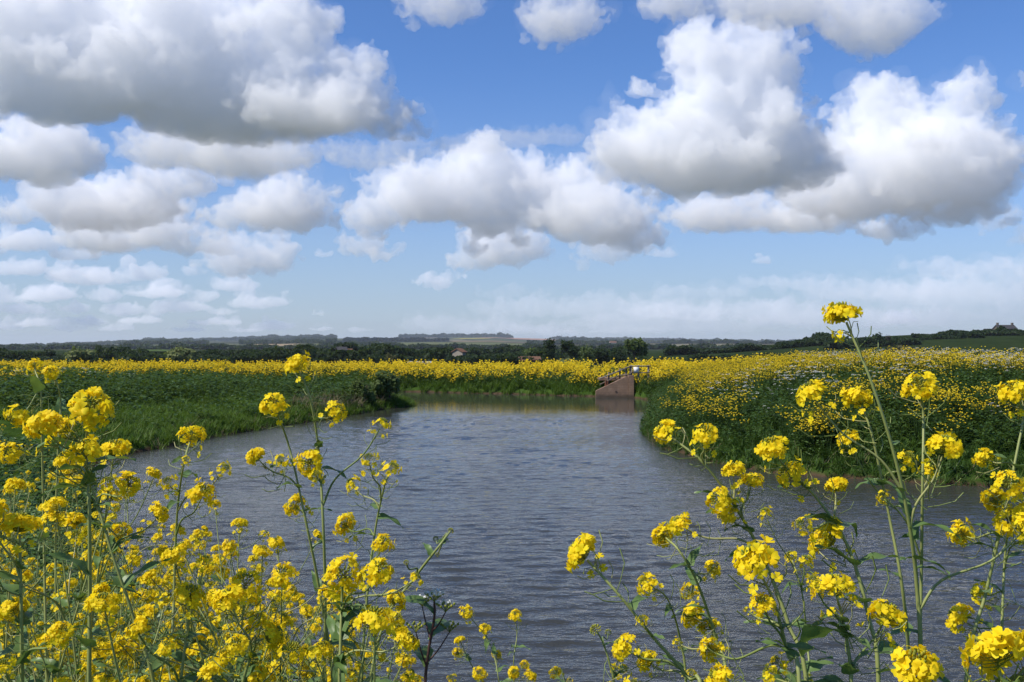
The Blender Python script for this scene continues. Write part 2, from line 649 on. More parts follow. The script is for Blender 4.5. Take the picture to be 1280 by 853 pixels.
m_land, t, out = new_mat('land')
geo = t.new('ShaderNodeNewGeometry')
pos = geo.outputs['Position']
sp = t.new('ShaderNodeSeparateXYZ')
t.l.new(pos, sp.inputs[0])
X_, Y_, Z_ = sp.outputs
n1 = t.noise(pos, 1.3, 6, 0.6)
n2 = t.noise(pos, 0.11, 4, 0.55)
grass = t.ramp(n1, [(0.25, (0.018, 0.036, 0.008)), (0.55, (0.040, 0.075, 0.014)), (0.8, (0.075, 0.105, 0.025))])
mud = t.ramp(t.noise(pos, 5.0, 5, 0.6), [(0.3, (0.030, 0.021, 0.013)), (0.7, (0.10, 0.068, 0.042))])
near_col = t.mix(t.rng(t.m('MULTIPLY_ADD', n1, 0.20, Z_), 0.12, 0.24), mud, grass)
# the plain and hills beyond: fields seen very flat
fv = t.v('MULTIPLY', pos, (1 / 420.0, 1 / 800.0, 0))
wob = t.noise(fv, 1.0, 2, 0.5, out='Color')
fv = t.v('MULTIPLY_ADD', wob, (0.3, 0.3, 0), fv)
cell = t.voro(fv, 1.0, 'F1', 'Color', dim='2D')
sepc = t.new('ShaderNodeSeparateColor')
t.l.new(cell, sepc.inputs[0])
edge = t.voro(fv, 1.0, 'DISTANCE_TO_EDGE', 'Distance', dim='2D')
fields = t.ramp(sepc.outputs[0], [(0.0, (0.080, 0.095, 0.050)), (0.20, (0.13, 0.135, 0.075)), (0.38, (0.20, 0.175, 0.12)), (0.55, (0.10, 0.115, 0.06)),
                                  (0.68, (0.13, 0.14, 0.065)), (0.80, (0.30, 0.22, 0.17)), (0.88, (0.25, 0.20, 0.15)), (0.95, (0.12, 0.13, 0.065))], 'CONSTANT')
fields = t.mix(t.m('MULTIPLY', t.noise(pos, 0.012, 5, 0.6), 0.6), fields, (0.035, 0.055, 0.022))
fields = t.mix(t.rng(edge, 0.012, 0.04, 1.0, 0.0), fields, (0.014, 0.024, 0.012))
wood = t.m('MULTIPLY', t.rng(t.noise(t.v('MULTIPLY', pos, (1 / 500.0, 1 / 900.0, 0)), 1.0, 4, 0.6), 0.60, 0.66), 0.85)
fields = t.mix(wood, fields, (0.016, 0.026, 0.013))
plain = t.mix(t.rng(t.m('ABSOLUTE', sp.outputs[0]), 500, 900), t.ramp(n2, [(0.3, (0.016, 0.028, 0.010)), (0.7, (0.027, 0.043, 0.014))]), fields)
far_col = t.mix(t.rng(Y_, 900, 1500), plain, fields)
land_col = t.mix(t.rng(Y_, 85, 130), near_col, far_col)
bs = t.new('ShaderNodeBsdfPrincipled')
t.l.new(land_col, bs.inputs['Base Color'])
bs.inputs['Roughness'].default_value = 0.95
bs.inputs['Specular IOR Level'].default_value = 0.0
bmp = t.new('ShaderNodeBump')
bmp.inputs['Strength'].default_value = 0.5
bmp.inputs['Distance'].default_value = 0.08
t.l.new(t.noise(pos, 6.0, 5, 0.6), bmp.inputs['Height'])
t.l.new(bmp.outputs[0], bs.inputs['Normal'])
t.l.new(bs.outputs[0], out.inputs[0])
land = link('ground', np_mesh('ground', np.stack([GX, GY, GZ], -1).reshape(-1, 3), quads, smooth=True), m_land)
tag(land, kind='structure')

# ------------------------------------------------------------------ water
m_w, t, out = new_mat('river_water')
geo = t.new('ShaderNodeNewGeometry')
pos = geo.outputs['Position']
sp = t.new('ShaderNodeSeparateXYZ')
t.l.new(pos, sp.inputs[0])
Y_ = sp.outputs[1]
rip = t.v('MULTIPLY', pos, (0.55, 1.0, 1.0))
w2 = t.noise(rip, 7.0, 3, 0.6)
w4 = t.noise(t.v('ADD', rip, (3.1, 1.7, 0)), 19.0, 2, 0.5)
h = t.m('ADD', t.m('MULTIPLY', w2, 0.8), t.m('MULTIPLY', w4, 0.25))
gust = t.rng(t.noise(t.v('MULTIPLY', pos, (0.05, 0.16, 1)), 1.0, 3, 0.6), 0.30, 0.62, 0.55, 1.0)
calm = t.rng(t.m('ADD', Y_, t.m('MULTIPLY', t.noise(pos, 0.25, 2), 5.0)), 40, 46, 1.0, 0.10)
bmp = t.new('ShaderNodeBump')
t.l.new(t.m('MULTIPLY', gust, calm), bmp.inputs['Strength'])
bmp.inputs['Distance'].default_value = 0.035
t.l.new(h, bmp.inputs['Height'])
bs = t.new('ShaderNodeBsdfPrincipled')
bs.inputs['Base Color'].default_value = (0.042, 0.043, 0.036, 1)
bs.inputs['Roughness'].default_value = 0.06
bs.inputs['IOR'].default_value = 1.333
t.l.new(bmp.outputs[0], bs.inputs['Normal'])
t.l.new(bs.outputs[0], out.inputs[0])
# wind waves are real relief: many short crested wavelets running down the reach
def waves(x, y):
    rs = np.random.RandomState(8)
    warp = fbm2(x, y, 0.22, 2, 0.5, 33)
    warp2 = fbm2(x, y, 0.7, 2, 0.5, 34)
    z = np.zeros(x.shape)
    for i in range(34):
        lam = 0.17 * (0.62 / 0.17) ** ((i + rs.rand()) / 34)
        th = rs.normal(0, 0.42) + 0.10
        kx, ky = math.sin(th) * 2 * math.pi / lam, math.cos(th) * 2 * math.pi / lam
        ph = rs.uniform(0, 6.28)
        env = 0.55 + 0.65 * np.sin(x * rs.uniform(.25, .8) + y * rs.uniform(-.5, .5) + rs.uniform(0, 6.28) + 1.5 * warp2)
        arg = kx * x + ky * y + ph + 2.2 * warp + .8 * warp2
        z += 0.0064 * lam ** 0.95 * env * (np.sin(arg) + .30 * np.sin(2 * arg + 1.57))
    gust = 0.60 + 0.40 * sstep(fbm2(x * .35, y, 0.16, 3, 0.5, 35), -.35, .35)
    calm = 1 - 0.93 * sstep(y + 2.0 * warp, 39, 45)
    shore = np.minimum(seg_dist(x, y, SHORE_F['right']), seg_dist(x, y, SHORE_F['left']))
    return z * gust * calm * (0.30 + 0.70 * sstep(shore, 0.2, 4.5))


wx = np.concatenate([np.arange(-60, -13, .5), np.arange(-13, 16, .10), np.arange(16, 75.1, .4)])
wy = np.concatenate([np.arange(4.5, 22, .055), np.arange(22, 50, .12), np.arange(50, 70.1, .4)])
WX, WY = np.meshgrid(wx, wy)
WZ = waves(WX, WY)
i0 = np.arange(WX.size).reshape(WX.shape)
wq = np.stack([i0[:-1, :-1], i0[:-1, 1:], i0[1:, 1:], i0[1:, :-1]], -1).reshape(-1, 4)
tag(link('river', np_mesh('river', np.stack([WX, WY, WZ], -1).reshape(-1, 3), wq, smooth=True), m_w), kind='structure')

# ------------------------------------------------------------------ leaf and petal materials
def leaf_mat(name, stops, trans=0.35, rough=0.5, spec=0.25, scale=3.0, isl=0.55):
    """foliage: colour varies from leaf to leaf and patch to patch"""
    m, t, out = new_mat(name)
    geo = t.new('ShaderNodeNewGeometry')
    n = t.noise(geo.outputs['Position'], scale, 3, 0.55)
    f = t.m('ADD', t.m('MULTIPLY', geo.outputs['Random Per Island'], isl), t.m('MULTIPLY', n, 1 - isl))
    col = t.ramp(f, stops)
    bs = t.new('ShaderNodeBsdfPrincipled')
    t.l.new(col, bs.inputs['Base Color'])
    bs.inputs['Roughness'].default_value = rough
    bs.inputs['Specular IOR Level'].default_value = spec
    tr = t.new('ShaderNodeBsdfTranslucent')
    t.l.new(t.mix(0.5, col, (0.16, 0.24, 0.02), 'MIX') if trans > 0 else col, tr.inputs[0])
    mx = t.new('ShaderNodeMixShader')
    mx.inputs[0].default_value = trans
    t.l.new(bs.outputs[0], mx.inputs[1])
    t.l.new(tr.outputs[0], mx.inputs[2])
    t.l.new(mx.outputs[0], out.inputs[0])
    return m


def petal_mat(name, a, b, trans=0.3):
    m, t, out = new_mat(name)
    geo = t.new('ShaderNodeNewGeometry')
    n = t.noise(geo.outputs['Position'], 60.0, 3, 0.6)
    f = t.m('ADD', t.m('MULTIPLY', geo.outputs['Random Per Island'], 0.6), t.m('MULTIPLY', n, 0.4))
    col = t.ramp(f, [(0.2, a), (0.8, b)])
    d = t.new('ShaderNodeBsdfPrincipled')
    t.l.new(col, d.inputs['Base Color'])
    d.inputs['Roughness'].default_value = 0.6
    d.inputs['Specular IOR Level'].default_value = 0.2
    tr = t.new('ShaderNodeBsdfTranslucent')
    t.l.new(col, tr.inputs[0])
    mx = t.new('ShaderNodeMixShader')
    mx.inputs[0].default_value = trans
    t.l.new(d.outputs[0], mx.inputs[1])
    t.l.new(tr.outputs[0], mx.inputs[2])
    t.l.new(mx.outputs[0], out.inputs[0])
    return m


M_PETAL = petal_mat('yellow_petal', (0.95, 0.69, 0.010), (0.99, 0.82, 0.020), 0.46)
M_PETAL_FAR = petal_mat('yellow_blossom', (0.86, 0.62, 0.018), (0.96, 0.77, 0.038), 0.35)
M_BUD = leaf_mat('green_bud', [(0.2, (0.16, 0.22, 0.03)), (0.6, (0.34, 0.34, 0.04)), (0.9, (0.55, 0.44, 0.03))], 0.2, scale=40)
M_STEM = leaf_mat('pale_green_stem', [(0.2, (0.15, 0.20, 0.045)), (0.5, (0.24, 0.28, 0.08)), (0.8, (0.34, 0.33, 0.13))], 0.0, 0.45, 0.35, scale=5, isl=0.8)
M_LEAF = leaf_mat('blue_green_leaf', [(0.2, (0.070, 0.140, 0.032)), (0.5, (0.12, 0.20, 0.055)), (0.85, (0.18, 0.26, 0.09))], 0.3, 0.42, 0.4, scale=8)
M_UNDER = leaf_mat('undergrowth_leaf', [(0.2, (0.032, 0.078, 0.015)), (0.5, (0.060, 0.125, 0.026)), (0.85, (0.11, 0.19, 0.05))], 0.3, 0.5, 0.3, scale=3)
M_GRASS = leaf_mat('bank_grass', [(0.15, (0.040, 0.095, 0.010)), (0.5, (0.075, 0.150, 0.016)), (0.9, (0.14, 0.21, 0.03))], 0.35, 0.5, 0.2, scale=0.8)
M_WEED_GRASS = leaf_mat('rank_grass', [(0.15, (0.026, 0.068, 0.012)), (0.5, (0.052, 0.112, 0.018)), (0.9, (0.11, 0.175, 0.036))], 0.3, 0.5, 0.2, scale=0.8)
M_WEED = leaf_mat('weed_leaf', [(0.15, (0.024, 0.056, 0.012)), (0.5, (0.046, 0.094, 0.020)), (0.9, (0.095, 0.150, 0.040))], 0.3, 0.5, 0.25, scale=0.7)
M_DEAD = leaf_mat('dead_stalk', [(0.2, (0.13, 0.085, 0.05)), (0.8, (0.36, 0.29, 0.20))], 0.1, 0.8, 0.1, scale=2)
M_WHITE = petal_mat('white_blossom', (0.66, 0.68, 0.60), (0.80, 0.80, 0.76), 0.25)
M_BARK = leaf_mat('bark', [(0.2, (0.035, 0.028, 0.022)), (0.8, (0.09, 0.075, 0.06))], 0.0, 0.9, 0.1, scale=6, isl=0.2)


# ------------------------------------------------------------------ plant pieces as arrays of quads: (verts, quads, material index)
def merge(ps):
    V, F, M = [], [], []
    o = 0
    for v, f, m in ps:
        V.append(v)
        F.append(f + o)
        M.append(m)
        o += len(v)
    return np.concatenate(V), np.concatenate(F), np.concatenate(M)


def rot_to(d):
    return np.array(Vector(d).to_track_quat('Z', 'Y').to_matrix())


def p_tube(pts, r0, r1, n=5, mi=0):
    pts = np.asarray(pts, float)
    k = len(pts)
    tang = np.gradient(pts, axis=0)
    tang /= np.linalg.norm(tang, axis=1)[:, None] + 1e-9
    ref = np.array([1.0, 0.13, 0.05])
    V = []
    for i in range(k):
        a = np.cross(tang[i], ref)
        a /= np.linalg.norm(a) + 1e-9
        b = np.cross(tang[i], a)
        r = r0 + (r1 - r0) * i / (k - 1)
        for j in range(n):
            an = 2 * math.pi * j / n
            V.append(pts[i] + r * (math.cos(an) * a + math.sin(an) * b))
    F = []
    for i in range(k - 1):
        for j in range(n):
            j2 = (j + 1) % n
            F.append((i * n + j, i * n + j2, (i + 1) * n + j2, (i + 1) * n + j))
    return np.array(V), np.array(F), np.full(len(F), mi)


def p_blade(base, heading, length, width, bend, segs=3, mi=0, up=0.9):
    """a grass blade or strap leaf bending over"""
    h = np.array([math.cos(heading), math.sin(heading), 0])
    s = np.array([-h[1], h[0], 0])
    V = []
    p = np.array(base, float)
    an = up
    for i in range(segs + 1):
        w = width * (1 - (i / segs) ** 1.6 * 0.93) * 0.5
        V += [p - s * w, p + s * w]
        d = np.array([h[0] * math.cos(an), h[1] * math.cos(an), math.sin(an)])
        p = p + d * length / segs
        an -= bend / segs
    F = [(2 * i, 2 * i + 1, 2 * i + 3, 2 * i + 2) for i in range(segs)]
    return np.array(V), np.array(F), np.full(len(F), mi)


def p_leafquad(c, d, n, length, width, mi=0):
    """small pointed leaf of two quads folded along the midrib"""
    d = np.asarray(d, float)
    d = d / (np.linalg.norm(d) + 1e-9)
    s = np.cross(n, d)
    s /= np.linalg.norm(s) + 1e-9
    u = np.cross(d, s)
    c = np.asarray(c, float)
    V = np.array([c, c + d * length * .45 + s * width * .5 + u * width * .18, c + d * length - u * width * .1, c + d * length * .45 - s * width * .5 + u * width * .18, c + d * length * .5])
    return V, np.array([(0, 1, 2, 4), (0, 4, 2, 3)]), np.full(2, mi)


def p_tuft(rnd, n, length, width, mi=0, spread=0.08, lean=0.5):
    ps = []
    for i in range(n):
        a = rnd.uniform(0, 6.28)
        rr = spread * math.sqrt(rnd.random())
        ps.append(p_blade((rr * math.cos(a), rr * math.sin(a), -0.02), rnd.uniform(0, 6.28), length * rnd.uniform(.55, 1.1), width * rnd.uniform(.7, 1.2),
                          rnd.uniform(.4, 1.6), 3, mi, 1.5 - lean * rnd.random()))
    return merge(ps)


def p_weed(rnd, h, n, leaf, mi=0, stem=True, r=0.14):
    """leafy weed: upright shoot with leaves all along"""
    ps = []
    for k in range(n):
        z = h * (0.12 + 0.88 * rnd.random() ** 0.8)
        a = rnd.uniform(0, 6.28)
        rr = r * (1.05 - 0.75 * z / h) * math.sqrt(rnd.random())
        c = (rr * math.cos(a), rr * math.sin(a), z)
        d = (math.cos(a), math.sin(a), rnd.uniform(-.35, .55))
        ps.append(p_leafquad(c, d, (rnd.gauss(0, .35), rnd.gauss(0, .35), 1), leaf * rnd.uniform(.7, 1.3), leaf * rnd.uniform(.4, .6), mi))
    return merge(ps)


def p_blob(rnd, c, r, n, mi, q):
    """flower head seen from afar: many small petals facing all ways out of a dome"""
    ps = []
    for k in range(n):
        u = np.array([rnd.gauss(0, 1), rnd.gauss(0, 1), abs(rnd.gauss(0, 1)) - .25])
        u /= np.linalg.norm(u)
        p = np.array(c) + u * r * rnd.uniform(.6, 1.0)
        m = rot_to(u + np.array([rnd.gauss(0, .3), rnd.gauss(0, .3), rnd.gauss(0, .3)]))
        s = q * rnd.uniform(.7, 1.2)
        V = p + (np.array([(-s, -s * .6, 0), (s, -s * .8, 0), (s * .7, s, 0), (-s * .8, s * .7, 0)]) @ m.T)
        ps.append((V, np.array([(0, 1, 2, 3)]), np.full(1, mi)))
    return merge(ps)


def p_rape(rnd, h, heads, q, per, leaves=8, hr=0.03, fan=0.16):
    """whole flowering plant at a distance: 0 = blossom, 1 = green"""
    ps = []
    for k in range(heads):
        a = rnd.uniform(0, 6.28)
        rr = fan * math.sqrt((k + .3) / heads)
        top = np.array([rr * math.cos(a), rr * math.sin(a), h * (1 - 0.35 * rnd.random() * (k > 0))])
        mid = np.array([top[0] * .35, top[1] * .35, top[2] * .5])
        ps.append(p_tube([(0, 0, -.03), mid, top], 0.006, 0.003, 3, 1))
        ps.append(p_blob(rnd, top, hr * rnd.uniform(.8, 1.25), per, 0, q))
    for k in range(leaves):
        a = rnd.uniform(0, 6.28)
        z = h * rnd.uniform(.05, .75)
        ps.append(p_leafquad((0.05 * math.cos(a), 0.05 * math.sin(a), z), (math.cos(a), math.sin(a), rnd.uniform(-.2, .6)), (0, 0, 1), rnd.uniform(.08, .18), rnd.uniform(.03, .06), 1))
    return merge(ps)


def p_umbel(rnd, h, heads, per, leaves=6):
    """cow parsley: flat white umbels on thin stalks: 0 = white, 1 = green"""
    ps = []
    for k in range(heads):
        a = rnd.uniform(0, 6.28)
        rr = 0.20 * math.sqrt((k + .3) / heads)
        top = np.array([rr * math.cos(a), rr * math.sin(a), h * rnd.uniform(.72, 1)])
        ps.append(p_tube([(0, 0, 0), (top[0] * .4, top[1] * .4, top[2] * .55), top], 0.004, 0.002, 3, 1))
        for j in range(per):
            an = rnd.uniform(0, 6.28)
            r2 = 0.045 * math.sqrt(rnd.random())
            c = top + np.array([r2 * math.cos(an), r2 * math.sin(an), rnd.uniform(-.01, .008)])
            s = rnd.uniform(.009, .016)
            V = c + np.array([(-s, -s, rnd.gauss(0, .004)), (s, -s, rnd.gauss(0, .004)), (s, s, rnd.gauss(0, .004)), (-s, s, 0)])
            ps.append((V, np.array([(0, 1, 2, 3)]), np.full(1, 0)))
    for k in range(leaves):
        a = rnd.uniform(0, 6.28)
        ps.append(p_leafquad((0, 0, h * rnd.uniform(.1, .6)), (math.cos(a), math.sin(a), .3), (0, 0, 1), .16, .07, 1))
    return merge(ps)


def scatter(name, protos, pts, mats, rs, smin=.8, smax=1.2, tilt=.12, squash=(1, 1)):
    """one mesh of many copies of the prototypes standing at pts (n, 3)"""
    V, F, M = [], [], []
    o = 0
    which = rs.randint(0, len(protos), len(pts))
    for k, (pv, pf, pm) in enumerate(protos):
        P = pts[which == k]
        n = len(P)
        if not n:
            continue
        a = rs.uniform(0, 2 * math.pi, n)
        s = rs.uniform(smin, smax, n)
        tx, ty = rs.normal(0, tilt, n), rs.normal(0, tilt, n)
        c, sn = np.cos(a), np.sin(a)
        X = pv[None, :, 0] * c[:, None] - pv[None, :, 1] * sn[:, None]
        Y = pv[None, :, 0] * sn[:, None] + pv[None, :, 1] * c[:, None]
        Z = np.broadcast_to(pv[None, :, 2] * rs.uniform(squash[0], squash[1], n)[:, None], X.shape)
        X = X + Z * tx[:, None]
        Y = Y + Z * ty[:, None]
        vv = np.stack([X, Y, Z], -1) * s[:, None, None] + P[:, None, :]
        ff = pf[None] + (np.arange(n) * len(pv))[:, None, None] + o
        V.append(vv.reshape(-1, 3))
        F.append(ff.reshape(-1, 4))
        M.append(np.tile(pm, n))
        o += n * len(pv)
    me = np_mesh(name, np.concatenate(V), np.concatenate(F), mat_idx=np.concatenate(M))
    for m in mats:
        me.materials.append(m)
    return link(name, me)


RS = np.random.RandomState(12)
RN = random.Random(12)


def sample(n, x0, x1, y0, y1, dens):
    x, y = RS.uniform(x0, x1, n), RS.uniform(y0, y1, n)
    z, s, w = land_z(x, y)
    px = x / y * FPX + 640
    keep = (s > -0.06) & (RS.rand(n) < dens(x, y, s, w)) & (px > -130) & (px < 1410)
    return np.stack([x, y, z], -1)[keep]


def patch(x, y, scale, seed, lo, hi):
    return sstep(fbm2(x, y, scale, 3, 0.5, seed), lo, hi)


# ---- banks: grass along the water's edge, then rank weeds, then flowers on the crest
g_short = [p_tuft(RN, 12, .38, .022, 0, .10) for _ in range(5)]
g_tall = [p_tuft(RN, 14, .55, .026, 0, .12, .45) for _ in range(5)]
weeds = [p_weed(RN, h, 26, .11, 0, r=.17) for h in (.35, .45, .55, .65)]
weeds_far = [p_weed(RN, h, 14, .17, 0, r=.22) for h in (.45, .6, .75)]
rape_mid = [p_rape(RN, h, k, .0095, 8, 9, hr=.019, fan=.24) for h, k in ((.7, 13), (.8, 16), (.95, 18), (.75, 14), (.6, 11))]
rape_far = [p_rape(RN, h, k, .030, 5, 5, .045, .2) for h, k in ((.75, 5), (.9, 6), (.8, 6), (.65, 5))]
umbels = [p_umbel(RN, h, k, 12) for h, k in ((.8, 6), (.95, 8), (.7, 5))]
stalks = [p_tuft(RN, 7, .60, .012, 0, .14, .9) for _ in range(4)]

R_ = lambda w, k: w[k]
# right bank
p = sample(30000, 3.5, 32, 17.5, 54, lambda x, y, s, w: (w['right'] > .5) * (1 - 0.8 * sstep(s, 1.2, 3.2)) * (s < 7))
tag(scatter('bank_grass', g_tall, p, [M_WEED_GRASS], RS, .42, .85, .25), kind='stuff')
p = sample(30000, 3.5, 34, 17.5, 54, lambda x, y, s, w: (w['right'] > .5) * (.35 + .65 * sstep(s, .3, 1.4)) * (s < 15))
tag(scatter('bank_weeds', weeds, p, [M_WEED], RS, .55, 1.15), kind='stuff')


def right_rape(x, y, s, w):
    front = sstep(y, 27, 36)
    crest = sstep(s, 6.3 - 2.6 * front, 8.6 - 2.6 * front) * (0.65 + 0.35 * patch(x, y, .4, 5, -.3, .3))
    lowp = 0.60 * patch(x, y, .35, 41, .16, .42) * sstep(s, 1.5, 2.5) * (1 - sstep(s, 5.5, 8))
    nose = 1.0 * sstep(y - .5 * (x - 6), 30, 34.5) * sstep(s, 1.0, 2.6)
    return (w['right'] > .5) * np.clip(np.maximum(np.maximum(crest, lowp), nose), 0, 1) * (s < 15)


p = sample(19000, 4, 34, 17.5, 55, right_rape)
tag(scatter('bank_rapeseed', rape_mid, p, [M_PETAL_FAR, M_WEED], RS, .75, 1.15), kind='stuff')
p = sample(9500, 4, 34, 17.5, 50, lambda x, y, s, w: (w['right'] > .5) * (sstep(s, 6.0, 8.5) * (0.14 + 0.75 * patch(x, y, .25, 15, -.05, .35)) * sstep(x, 8.0, 12) + .7 * np.exp(-((x - 8.0) / 1.3) ** 2 - ((s - 5.6) / 1.5) ** 2) + .03) * (s < 14) * (s > 1.5))
tag(scatter('bank_cow_parsley', umbels, p, [M_WHITE, M_WEED], RS, .75, 1.2), kind='stuff')
p = sample(16000, 3.5, 30, 17, 54, lambda x, y, s, w: (w['right'] > .5) * (s < .5) * .5)
tag(scatter('dead_bank_stalks', stalks, p, [M_DEAD], RS, .35, .8, .6), kind='stuff')
p = sample(60000, 3.5, 26, 17, 54, lambda x, y, s, w: (w['right'] > .5) * (s < 1.3) * .7)
tag(scatter('bank_grass', g_short, p, [M_WEED_GRASS], RS, .5, .9, .3), kind='stuff')

# left bank
p = sample(52000, -36, -3.5, 20, 56, lambda x, y, s, w: (w['left'] > .5) * (1 - .93 * sstep(s, 3.0, 7.0)) * (s < 15))
tag(scatter('bank_grass', g_short, p, [M_GRASS], RS, .65, 1.2), kind='stuff')
p = sample(24000, -40, -3.5, 20, 58, lambda x, y, s, w: (w['left'] > .5) * np.maximum(np.maximum(sstep(s, 3.5, 6.5), .8 * sstep(y, 41, 44)), .30 * patch(x, y, .5, 61, .0, .3)) * sstep(s, .3, 1.2) * (s < 20))
tag(scatter('bank_weeds', weeds_far, p, [M_WEED], RS, .7, 1.3), kind='stuff')
p = sample(26000, -48, -3.5, 24, 66, lambda x, y, s, w: (w['left'] > .5) * sstep(s, 10, 13.5) * .75 * (.15 + .85 * patch(x, y, .22, 8, -.35, .15)) * (s < 25))
tag(scatter('bank_rapeseed', rape_far, p, [M_PETAL_FAR, M_WEED], RS, .75, 1.1), kind='stuff')
p = sample(2600, -40, -3.5, 24, 60, lambda x, y, s, w: (w['left'] > .5) * sstep(s, 8, 12) * (s < 20) * (.12 + .6 * sstep(-x, 16, 24)))
tag(scatter('bank_cow_parsley', umbels, p, [M_WHITE, M_WEED], RS, .75, 1.1), kind='stuff')
p = sample(9000, -20, -5, 36, 50, lambda x, y, s, w: (w['left'] > .5) * (s > .3) * (s < 2.6) * .5 * sstep(y, 38, 41) * (1 - sstep(y, 46, 48)))
tag(scatter('dead_bank_stalks', stalks, p, [M_DEAD], RS, .8, 1.35, .25), kind='stuff')

p = sample(9000, -30, -4, 20, 46, lambda x, y, s, w: (w['left'] > .5) * (s < 1.0) * .35 + (w['left'] > .5) * (s < 6) * .03)
tag(scatter('dead_bank_stalks', stalks, p, [M_DEAD], RS, .35, .8, .5), kind='stuff')

# far bank
p = sample(20000, -40, 9, 52, 76, lambda x, y, s, w: (w['far'] > .4) * (s < 3.0))
tag(scatter('bank_grass', g_tall, p, [M_GRASS], RS, .8, 1.3), kind='stuff')
p = sample(9000, -40, 12, 52, 76, lambda x, y, s, w: (w['far'] > .35) * (s > .3) * (s < 3.5))
tag(scatter('bank_weeds', weeds_far, p, [M_WEED], RS, .8, 1.3), kind='stuff')
p = sample(42000, -50, 14, 50, 84, lambda x, y, s, w: (w['far'] > .35) * sstep(s + .5 * patch(x, y, .5, 19, -.3, .3), .7, 1.5) * (.15 + .60 * patch(x, y, .3, 18, -.30, .25)) * (s < 14))
tag(scatter('bank_rapeseed', rape_far, p, [M_PETAL_FAR, M_WEED], RS, .6, 1.3), kind='stuff')

# ------------------------------------------------------------------ trees beyond the banks
M_TREE_SHADED = leaf_mat('cloud_shaded_leaf', [(0.15, (0.010, 0.021, 0.008)), (0.5, (0.018, 0.036, 0.011)), (0.9, (0.036, 0.056, 0.018))], 0.25, 0.6, 0.15, scale=0.25)  # leaf colour darkened to stand in for cloud shadow over the tree belt
M_TREE_PALE = leaf_mat('willow_leaf', [(0.15, (0.12, 0.145, 0.045)), (0.5, (0.18, 0.205, 0.068)), (0.9, (0.25, 0.27, 0.10))], 0.3, 0.6, 0.15, scale=0.3)
M_TREE_MID = leaf_mat('ash_leaf', [(0.15, (0.046, 0.078, 0.022)), (0.5, (0.085, 0.122, 0.034)), (0.9, (0.14, 0.18, 0.054))], 0.3, 0.6, 0.15, scale=0.3)
M_TREE_BROWN = leaf_mat('bronze_leaf', [(0.15, (0.055, 0.056, 0.020)), (0.5, (0.095, 0.090, 0.034)), (0.9, (0.16, 0.14, 0.06))], 0.3, 0.6, 0.15, scale=0.3)


def crown_quads(rnd, lobes, n, q, mi=0):
    """leaf clumps through the volume of several lobes (centre, radii)"""
    ps = []
    tot = sum(l[1][0] * l[1][2] for l in lobes)
    for (c, r) in lobes:
        k = int(n * r[0] * r[2] / tot)
        for i in range(k):
            u = np.array([rnd.gauss(0, 1), rnd.gauss(0, 1), rnd.gauss(0, 1)])
            u /= np.linalg.norm(u) + 1e-9
            rr = rnd.random() ** 0.35 * (1 + .16 * math.sin(5 * u[0] + 3 * u[2] + c[0]) + .10 * rnd.gauss(0, 1))
            p = np.array(c) + u * np.array(r) * rr
            m = rot_to(u + np.array([rnd.gauss(0, .6), rnd.gauss(0, .6), rnd.gauss(0, .6)]))
            s = q * rnd.uniform(.6, 1.3)
            V = p + (np.array([(-s, -s * .5, 0), (s * .8, -s * .7, s * .2), (s, s * .6, 0), (-s * .6, s * .8, -s * .2)]) @ m.T)
            ps.append((V, np.array([(0, 1, 2, 3)]), np.full(1, mi)))
    return merge(ps)


def limb_set(rnd, h, trunk_h, spread, n, r):
    ps = [p_tube([(0, 0, -.4), (rnd.gauss(0, .05), rnd.gauss(0, .05), trunk_h * .5), (0, 0, trunk_h), (rnd.gauss(0, .1 * spread), 0, h * .75)], r, r * .3, 7)]
    for k in range(n):
        a = 6.28 * k / n + rnd.uniform(-.4, .4)
        z0 = trunk_h * rnd.uniform(.75, 1.35)
        e = np.array([math.cos(a) * spread * rnd.uniform(.5, .95), math.sin(a) * spread * rnd.uniform(.5, .95), z0 + (h - z0) * rnd.uniform(.35, .9)])
        mid = np.array([e[0] * .45, e[1] * .45, z0 + (e[2] - z0) * .55])
        ps.append(p_tube([(0, 0, z0), mid, e], r * .42, r * .10, 5))
        for j in range(2):
            e2 = e + np.array([rnd.gauss(0, .3), rnd.gauss(0, .3), rnd.uniform(.1, .5)]) * spread * .6
            ps.append(p_tube([mid, (mid + e2) / 2 + rnd.gauss(0, .05), e2], r * .2, r * .05, 4))
    return merge(ps)


def mesh_of(name, p, mats, smooth=False):
    me = np_mesh(name, p[0], p[1], smooth=smooth, mat_idx=p[2])
    for m in (mats if isinstance(mats, (list, tuple)) else [mats]):
        me.materials.append(m)
    return me


